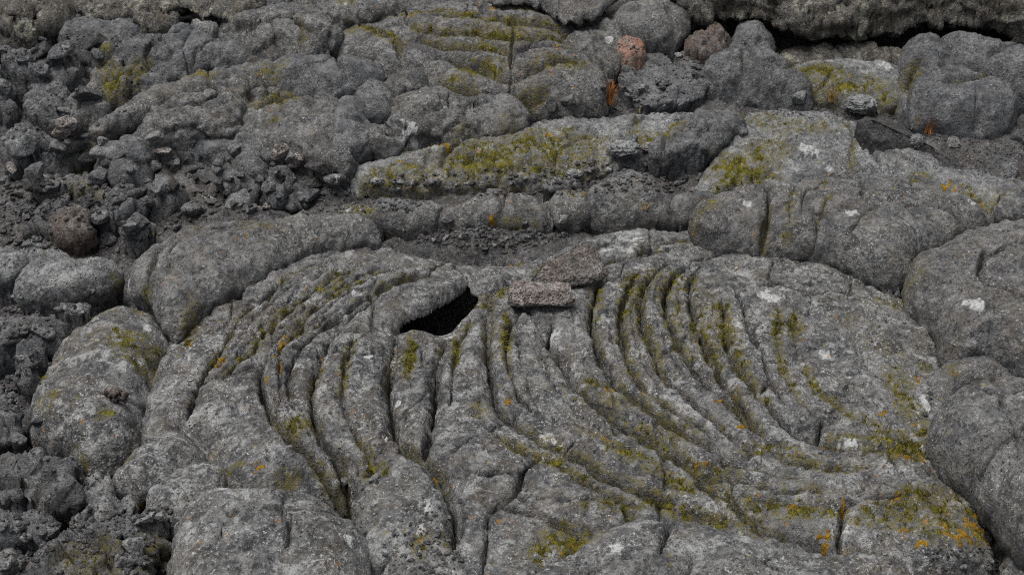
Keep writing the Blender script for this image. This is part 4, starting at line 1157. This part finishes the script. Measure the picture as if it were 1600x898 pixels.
traced = [
    (250, 300, 30, 'stone', 'dark stone lodged against the rounded dark column'), (300, 330, 36, 'stone', 'broad dark stone resting behind the pointed lobe crest'),
    (243, 262, 24, 'stonelight', 'pale grey stone just below the lower flank'), (272, 255, 26, 'stonelight', 'pair-topping pale stone at the mouth of the dark rubble'),
    (300, 268, 24, 'stone', 'blocky grey stone in the upper dark rubble'), (255, 240, 36, 'red', 'pinkish pitted stone on the rubble below the oval panel'),
    (440, 240, 36, 'red', 'brownish stone below the crack of the sloping flank'), (465, 252, 34, 'red', 'reddish flat stone below the sloping flank'), (500, 265, 38, 'darkrock', 'nearly black stone under the sloping flank'),
    (478, 310, 40, 'stone', 'dark stone above the crest of the pointed lobe'), (420, 322, 26, 'red', 'small brownish stone on the crest line of the pointed lobe'), (530, 280, 30, 'stone', 'grey stone at the left end of the mossy sheet'),
    (215, 355, 44, 'stone', 'long grey stone lying left of the pointed lobe'), (170, 375, 36, 'stone', 'blue-tinted stone right of the red-footed stone'), (975, 232, 44, 'stone', 'stone under the white lichen cushion on the mossy sheet'),
    (1012, 231, 20, 'red', 'small red-brown stone right of the white lichen cushion'), (880, 344, 16, 'stonelight', 'little whitish stone at the foot of the narrow lobe'), (700, 345, 26, 'stone', 'dark stone at the back of the gravel patch'),
    (1005, 140, 22, 'stonelight', 'pale stone right of the rusty grass tuft'), (1030, 128, 26, 'stone', 'dark grey stone on the hummock under the boulder'), (1065, 165, 26, 'stone', 'stone behind the stubby lava rope'), (1250, 155, 28, 'stone', 'dark stone at the right foot of the pinnacle'),
    (860, 165, 26, 'darkrock', 'dark stone at the right end of the long smooth lobe'), (890, 160, 24, 'stone', 'grey stone left of the rusty grass tuft'), (1490, 225, 26, 'stonelight', 'flat pale stone on the brown gravel near the right edge'), (1590, 218, 30, 'stone', 'dark stone at the right edge on the brown gravel'),
    (1580, 270, 34, 'stone', 'blue-grey stone at the right edge behind the knuckle'), (585, 750, 20, 'stonelight', 'pale stone on the rim of the dark pit'), (540, 752, 26, 'stonelight', 'lichened stone between the rope ends and the lower left dome'), (693, 815, 14, 'stone', 'small dark stone in the deep crack at the bottom'),
    (705, 808, 12, 'stone', 'tiny dark stone highest in the deep bottom crack'), (60, 660, 30, 'stone', 'dark blue stone at the lower left foot of the broad lobe'), (25, 690, 30, 'stone', 'brown-grey stone behind the knobbly block'),
    (250, 810, 26, 'stonelight', 'pale stone left of the rounded dome'), (255, 885, 30, 'red', 'pinkish stone at the bottom edge left of the dome'), (20, 870, 46, 'stone', 'big dark stone in the bottom left corner'),
]
for a in traced:
    stone(*a)

RUB = [
    ([(610, 362), (680, 354), (760, 352), (858, 350), (900, 352), (860, 374), (800, 392), (740, 394), (700, 384)], 96, (6, 19), 'small dark lava stone in the gravel hollow behind the hole', 'stones in the gravel hollow'),
    ([(0, 215), (80, 205), (180, 205), (300, 225), (400, 240), (520, 262), (540, 285), (470, 312), (380, 330), (300, 345), (230, 380), (150, 372), (80, 300), (0, 330)], 66, (26, 62), 'large angular blue-grey lava block jammed in the rubble field at left', 'large blocks in the rubble field'),
    ([(0, 50), (100, 60), (200, 80), (260, 110), (160, 130), (130, 205), (0, 210)], 22, (24, 46), 'angular lava block among the dark gaps in the upper left corner', 'blocks in the upper left corner'),
    ([(0, 800), (60, 800), (240, 790), (270, 840), (240, 900), (0, 900)], 12, (28, 60), 'crusty lava block jammed in the bottom left corner', 'blocks in the bottom left corner'),
    ([(0, 460), (110, 460), (80, 560), (40, 640), (0, 640)], 10, (22, 40), 'crusty lava block below the pale slabs', 'blocks below the pale slabs'),
    ([(890, 60), (1100, 70), (1110, 150), (940, 150), (950, 90)], 7, (16, 30), 'angular lava block below and beside the round boulder', 'blocks round the boulder'),
    ([(215, 300), (300, 235), (380, 240), (450, 235), (540, 265), (560, 290), (480, 312), (400, 330), (320, 345), (240, 375), (200, 395), (170, 380), (220, 350)], 55, (12, 28), 'dark angular lava stone in the rubble hollow behind the pointed lobe', 'stones in the rubble hollow'),
    ([(-10, 270), (40, 290), (50, 340), (95, 370), (160, 385), (110, 382), (0, 385)], 42, (9, 24), 'grey lava stone in the scree above the pale slabs at left', 'stones in the scree above the pale slabs'),
    ([(0, 455), (60, 462), (120, 462), (160, 450), (140, 490), (100, 500), (40, 490), (0, 490)], 34, (8, 18), 'crusty lava stone below the pale slabs at left', 'stones below the pale slabs'),
    ([(0, 540), (40, 560), (90, 530), (75, 560), (50, 610), (40, 640), (0, 640)], 34, (9, 22), 'crusty lava stone at the left edge by the broad lobe', 'stones by the broad lobe'),
    ([(0, 800), (60, 805), (125, 800), (110, 830), (60, 860), (60, 900), (0, 900)], 30, (10, 26), 'crumbly lava stone in the bottom left corner', 'stones in the bottom left corner'),
    ([(940, 130), (990, 125), (1010, 160), (1060, 160), (1090, 155), (1080, 175), (1000, 175), (940, 172)], 30, (7, 18), 'lava stone scattered below the round boulder', 'stones below the round boulder'),
    ([(1040, 55), (1075, 60), (1070, 95), (1100, 100), (1095, 130), (1050, 80)], 14, (10, 22), 'lumpy lava stone between the boulder and the pinnacle', 'stones beside the pinnacle'),
    ([(0, 60), (30, 60), (90, 50), (100, 75), (20, 90), (0, 110)], 14, (10, 24), 'lava stone below the jagged crag in the top left', 'stones below the crag'),
    ([(70, 200), (140, 200), (180, 205), (170, 225), (90, 225)], 14, (9, 20), 'lava stone below the square block at left', 'stones below the square block'),
    ([(545, 740), (575, 730), (600, 750), (570, 800), (550, 790)], 8, (9, 16), 'lava stone inside the dark pit', 'stones in the dark pit'),
    ([(690, 800), (715, 800), (720, 870), (660, 870), (680, 840)], 12, (7, 13), 'lava pebble in the crack at the bottom', 'pebbles in the bottom crack'),
    ([(580, 283), (760, 282), (900, 275), (960, 250), (1060, 245), (1060, 290), (1040, 290), (1000, 262), (920, 275), (840, 285), (700, 295), (580, 300)], 84, (7, 17), 'grey lava stone along the foot of the mossy sheet', 'stones along the foot of the mossy sheet'),
    ([(1060, 250), (1100, 250), (1100, 285), (1060, 290)], 10, (8, 18), 'grey lava stone left of the pale mossy sheet', 'stones left of the pale sheet'),
    ([(1470, 860), (1560, 850), (1570, 890), (1470, 895)], 14, (7, 14), 'brown lava pebble on the gravel at the lower right', 'pebbles at the lower right'),
]
for poly, n, (a, b), lb, gr in RUB:
    P = np.array(poly)
    k = 0
    n = int(n * .52)
    while k < n:
        px, py = random.uniform(*sorted((P[:, 0].min(), P[:, 0].max()))), random.uniform(P[:, 1].min(), P[:, 1].max())
        if in_poly(px, py, poly) and (seen(px, py)[1].z > .12):
            w = a + (b - a) * random.random() ** 2
            stone(px, py, w, random.choices(('stone', 'stonelight', 'darkrock', 'red'), (6, 2.6, 1, .25))[0], lb, gr, sink=.25)
            k += 1

# ------------------------------------------------------------------ gravel: one mass per patch of grit
GRV = [
    ([(620, 360), (680, 352), (760, 350), (860, 348), (925, 345), (900, 362), (860, 378), (800, 396), (740, 398), (700, 388), (650, 380)], 1900, (3, 10)),
    ([(930, 338), (1060, 338), (1090, 345), (1000, 352), (940, 352)], 300, (2.5, 6)),
    ([(1400, 190), (1440, 200), (1520, 205), (1600, 205), (1640, 215), (1640, 300), (1560, 275), (1480, 255), (1420, 225)], 1500, (2, 6)),
    ([(1190, 165), (1400, 165), (1420, 195), (1330, 190), (1200, 180)], 500, (2, 5)),
    ([(820, 165), (1080, 165), (1100, 178), (950, 180), (830, 192)], 600, (2, 6)),
    ([(1450, 858), (1560, 850), (1580, 900), (1430, 900)], 400, (3, 7)),
    ([(200, 300), (560, 250), (560, 300), (320, 345), (180, 395), (150, 380)], 1000, (3, 14)),
    ([(0, 270), (200, 290), (190, 390), (0, 390)], 900, (3, 14)),
    ([(0, 450), (170, 440), (100, 520), (50, 640), (0, 640)], 900, (3, 9)),
    ([(0, 790), (270, 790), (260, 900), (0, 900)], 700, (3, 10)),
    ([(0, 690), (60, 690), (130, 715), (190, 750), (240, 800), (120, 780)], 400, (3, 9)),
    ([(560, 280), (1060, 240), (1080, 300), (560, 310)], 1500, (3, 11)), ([(380, 330), (520, 300), (660, 300), (660, 330), (480, 335)], 400, (3, 10)),
    ([(640, 790), (725, 780), (725, 900), (560, 900)], 350, (3, 8)),
    ([(1450, 600), (1480, 690), (1560, 830), (1530, 840), (1480, 740), (1440, 640)], 350, (3, 8)),
    ([(30, 50), (260, 60), (200, 200), (0, 220), (0, 60)], 700, (3, 9)),
    ([(940, 60), (1110, 60), (1110, 160), (940, 160)], 400, (3, 8)),
]
GV, GFc, nb = [], [], 0
shapes = [rock_shape(2, 900 + k, 9, .05) for k in range(10)]
dg.update()
for poly, n, (a, b) in GRV:
    P = np.array(poly, float)
    for _ in range(n):
        px, py = random.uniform(P[:, 0].min(), P[:, 0].max()), random.uniform(P[:, 1].min(), P[:, 1].max())
        if not in_poly(px, py, poly):
            continue
        loc, nrm = seen(px, py)
        x, y = loc.x, loc.y
        if nrm[2] < .7:
            continue
        r = (a + (b - a) * random.random() ** 2.2) * 3.3 / FPX / 2
        S, Fq = shapes[random.randrange(10)]
        an = random.uniform(0, 6.28)
        ca, sa = math.cos(an), math.sin(an)
        Q = S * np.array([1, random.uniform(.6, 1), random.uniform(.45, .8)]) * r
        Q = np.stack([Q[:, 0] * ca - Q[:, 1] * sa, Q[:, 0] * sa + Q[:, 1] * ca, Q[:, 2]], 1)
        GV.append(Q + np.array([x, y, loc[2] + r * .2]))
        GFc.append(Fq + nb)
        nb += len(S)
me = mesh_from('gravel', np.concatenate(GV), np.concatenate(GFc), M['gravel'])
o = bpy.data.objects.new('gravel', me)
COL.objects.link(o)
o['kind'] = 'stuff'
tagthing(o, 'dark lava gravel filling the hollows between the lobes', 'gravel')

# ------------------------------------------------------------------ moss and orange lichen
for nm, mt, lb, cat in (('moss', 'moss', 'olive green moss growing in the furrows and on the lava', 'moss'), ('orange', 'orangelich', 'bright orange lichen crusts dotted over the lava', 'lichen')):
    VV, FF, n = [], [], 0
    for v, f in SHELL[nm]:
        VV.append(v)
        FF.append(f + n)
        n += len(v)
    if nm == 'moss':
        # short leafy shoots standing all over the cushions
        bv_, bn_ = np.concatenate([b[0] for b in BLADES]), np.concatenate([b[1] for b in BLADES])
        for rnd_ in range(2):
            pick = rng.permutation(len(bv_))[:60000]
            b_, n_ = bv_[pick] + rng.normal(0, .0012, (len(pick), 3)), bn_[pick]
            side = rng.normal(size=b_.shape)
            side /= np.linalg.norm(side, axis=1)[:, None]
            tip = b_ + n_ * rng.uniform(.0015, .004, (len(pick), 1)) + rng.normal(0, .0018, b_.shape)
            q = np.stack([b_ - side * .0011 - n_ * .001, b_ + side * .0011 - n_ * .001, tip + side * .0005, tip - side * .0005], 1).reshape(-1, 3)
            VV.append(q)
            FF.append(np.arange(len(q)).reshape(-1, 4) + n)
            n += len(q)
    me = mesh_from(nm, np.concatenate(VV), np.concatenate(FF), M[mt])
    o = bpy.data.objects.new('moss' if nm == 'moss' else 'orange_lichen', me)
    COL.objects.link(o)
    o['kind'] = 'stuff'
    tagthing(o, lb, cat)


# ------------------------------------------------------------------ the dark tilted slab on the pale sheet
def hull_rock(name, label, px, py, lift, pts, mat, pits=.0):
    """a broken slab with flat faces and worn edges"""
    import bmesh
    x, y, z, _ = settle(px, py, 0)
    bm = bmesh.new()
    for p in pts:
        bm.verts.new(p)
    r = bmesh.ops.convex_hull(bm, input=bm.verts)
    bmesh.ops.delete(bm, geom=[g for g in r['geom_interior'] if isinstance(g, bmesh.types.BMVert)], context='VERTS')
    bmesh.ops.bevel(bm, geom=list(bm.edges), offset=.003, segments=1, affect='EDGES')
    bmesh.ops.triangulate(bm, faces=bm.faces)
    while len(bm.verts) < 12000:
        long_ = [e for e in bm.edges if e.calc_length() > .0035]
        if not long_:
            break
        bmesh.ops.subdivide_edges(bm, edges=long_, cuts=1)
        bmesh.ops.triangulate(bm, faces=bm.faces)
    bm.normal_update()
    V = np.array([v.co[:] for v in bm.verts])
    N = np.array([v.normal[:] for v in bm.verts])
    F = np.array([[v.index for v in f.verts] for f in bm.faces])
    bm.free()
    rg = .003 * fbm(V * 15, 3, .6) + .003 * np.abs(perlin(V * 45)) - .002
    rg -= pits * np.maximum(0, perlin(V * 95) - .15)
    me = mesh_from(name, V + N * rg[:, None], F, M[mat])
    o = bpy.data.objects.new(name, me)
    o.location = (x, y, z + lift)
    COL.objects.link(o)
    tagthing(o, label, 'rock')


hull_rock('tilted_rock', 'nearly black tilted rock slab lying on the pale lava sheet near the right edge', 1348, 236, 0,
          ((0, 0, -.03), (.205, -.012, -.03), (-.022, .03, .082), (.018, .022, .09), (.09, .02, .062), (.15, .01, .035), (.212, 0, .006), (.03, .13, .06), (.14, .14, .03), (.225, .07, -.02), (-.01, .1, -.03), (.12, -.008, -.01), (0, .004, .05)), 'darkrock')
hull_rock('loose_slab', 'pitted brownish rock slab leaning behind the front slab on the ropes', 862, 455, .012,
          ((0, 0, 0), (.05, -.004, 0), (.115, .02, 0), (-.045, .03, .008), (.15, .05, .012), (-.015, .07, .03), (.075, .15, .05), (.11, .13, .05), (.0, .004, .02), (.052, .002, .027), (.105, .02, .022), (-.04, .035, .014), (.08, .12, .0), (0, .06, 0)), 'brownrock', .008)
hull_rock('loose_slab', 'pale pitted rock slab, front one of two lying on the ropes beside the hole', 793, 482, .012,
          ((0, 0, -.008), (.15, .003, -.01), (.01, .05, -.008), (.15, .05, -.008), (-.004, -.004, .014), (.05, -.012, .004), (.12, -.013, .002), (.162, 0, .012), (.001, .008, .033), (.08, .004, .035), (.153, .008, .029), (.014, .055, .037), (.147, .052, .034)), 'red', .005)


# ------------------------------------------------------------------ lichen cushions, grass tufts
def cushion(px, py, wpx, hpx, label):
    x, y, z, _ = settle(px, py + hpx * .4, 0)
    k = dist_at(px, py) / FPX
    r = wpx * k / 2
    V, F = ICO[5]
    P = V.copy()
    n = .35 * perlin(P * 2.2 + px) + .3 * np.abs(perlin(P * 5 + px)) + .2 * perlin(P * 11) + .14 * perlin(P * 22)
    P = P * (1 + n)[:, None] * np.array([r, r * .75, hpx * k * .55])
    me = mesh_from('lichen_cushion', P, F, M['whitelich'])
    o = bpy.data.objects.new('lichen_cushion', me)
    o.location = (x, y, z + hpx * k * .1)
    COL.objects.link(o)
    tagthing(o, label, 'lichen')


cushion(976, 227, 44, 16, 'white branching lichen cushion on a stone on the mossy sheet')
cushion(1346, 156, 42, 22, 'greyish white lichen cushion beside the straw tuft at the upper right')
cushion(897, 268, 24, 10, 'small white lichen cushion on the foot of the mossy sheet')
cushion(1432, 215, 16, 18, 'little pale lichen tuft at the end of the tilted black rock')
cushion(590, 280, 18, 10, 'small white lichen tuft at the left foot of the mossy sheet')


def tuft(px, py, hpx, wpx, n, mat, label, lean=.0, name='grass_tuft', cat='grass tuft', wid=.002):
    x, y, z, _ = settle(px, py, 0)
    k = dist_at(px, py) / FPX
    H, Wd = hpx * k * 1.05, wpx * k / 2
    V, F, nb = [], [], 0
    for _ in range(n):
        a = random.uniform(0, 6.28)
        out = random.random() ** .7 * Wd
        h = H * random.uniform(.5, 1.05)
        w = wid * random.uniform(.7, 1.4)
        bx, by = random.gauss(0, Wd * .15), random.gauss(0, Wd * .15)
        segs = 5
        for j in range(segs + 1):
            t = j / segs
            cxx = bx + math.cos(a) * out * t ** 1.6 + lean * H * t
            cyy = by + math.sin(a) * out * t ** 1.6
            zz = h * (t - .18 * t * t * (out / max(Wd, 1e-6)))
            ww = w * (1 - .85 * t)
            px_, py_ = -math.sin(a), math.cos(a)
            V += [(cxx + px_ * ww, cyy + py_ * ww, zz), (cxx - px_ * ww, cyy - py_ * ww, zz), (cxx + math.cos(a) * ww * .6, cyy + math.sin(a) * ww * .6, zz + ww * .3)]
            if j < segs:
                b0 = nb + j * 3
                for p, q in ((0, 1), (1, 2), (2, 0)):
                    F.append((b0 + p, b0 + q, b0 + q + 3, b0 + p + 3))
        nb += 3 * (segs + 1)
    me = mesh_from(name, np.array(V), np.array(F), M[mat])
    o = bpy.data.objects.new(name, me)
    o.location = (x, y, z - .003)
    COL.objects.link(o)
    tagthing(o, label, cat)


tuft(952, 160, 40, 40, 110, 'rustgrass', 'rusty dry grass tuft at the right end of the rear mound')
tuft(1299, 157, 26, 38, 80, 'straw', 'straw-yellow grass tuft below the mossy pavement at the upper right', wid=.0014)
tuft(1298, 152, 44, 4, 4, 'straw', 'tall dry stalk rising from the straw-yellow tuft', name='grass_stalk', cat='grass stalk')
tuft(1452, 207, 28, 34, 70, 'rustgrass', 'orange-red grass tuft below the folded lobe at the right', wid=.0016)
tuft(1436, 194, 24, 8, 9, 'straw', 'thin straw wisp left of the orange-red grass tuft', lean=-.15)
tuft(730, 278, 26, 8, 6, 'straw', 'lone straw wisp on the foot of the mossy sheet in the middle', wid=.0012)
tuft(1000, 176, 18, 6, 6, 'straw', 'tiny straw wisp below the rusty grass tuft')
tuft(240, 367, 18, 6, 5, 'straw', 'tiny dry wisp beside the long grey stone left of the pointed lobe')
tuft(1320, 868, 18, 30, 9, 'straw', 'thin pale grass strands at the edge of the broad bottom dome', wid=.0007)
tuft(1008, 325, 14, 26, 30, 'straw', 'dry yellow moss wisp at the foot of the domed lobe', wid=.0014)

# ================================================================== LIGHT
w = bpy.data.worlds.new('World')
sc.world = w
w.use_nodes = True
nt = w.node_tree
bg = nt.nodes['Background']
sky = nt.nodes.new('ShaderNodeTexSky')
sky.sky_type = 'NISHITA'
sky.sun_disc = False
SUN_EL, SUN_AZ = math.radians(74), math.radians(250)
sky.sun_elevation = SUN_EL
sky.sun_rotation = SUN_AZ
sky.air_density = 1.0
sky.dust_density = 4.0
sky.ozone_density = 1.0
hs_ = nt.nodes.new('ShaderNodeHueSaturation')
hs_.inputs['Saturation'].default_value = .3
nt.links.new(sky.outputs[0], hs_.inputs['Color'])
nt.links.new(hs_.outputs[0], bg.inputs[0])
bg.inputs[1].default_value = .055
sd_ = bpy.data.lights.new('sun', 'SUN')
sd_.energy = 1.5
sd_.angle = math.radians(40)
sd_.color = (1, .975, .93)
so = bpy.data.objects.new('sun', sd_)
COL.objects.link(so)
# the sun lamp shines along its -Z; the sky's rotation turns clockwise from +Y
from mathutils import Vector
dv = Vector((math.sin(SUN_AZ) * math.cos(SUN_EL), math.cos(SUN_AZ) * math.cos(SUN_EL), math.sin(SUN_EL)))
so.rotation_euler = dv.to_track_quat('Z', 'Y').to_euler()
so.location = (0, 3, 6)

vs = sc.view_settings
vs.view_transform = 'Standard'
vs.look = 'None'
vs.exposure = 1.4
vs.gamma = 1
vs.use_curve_mapping = False
sc.render.engine = 'CYCLES'
sc.cycles.max_bounces = 5
sc.cycles.filter_width = 1.1
sc.cycles.use_denoising = False
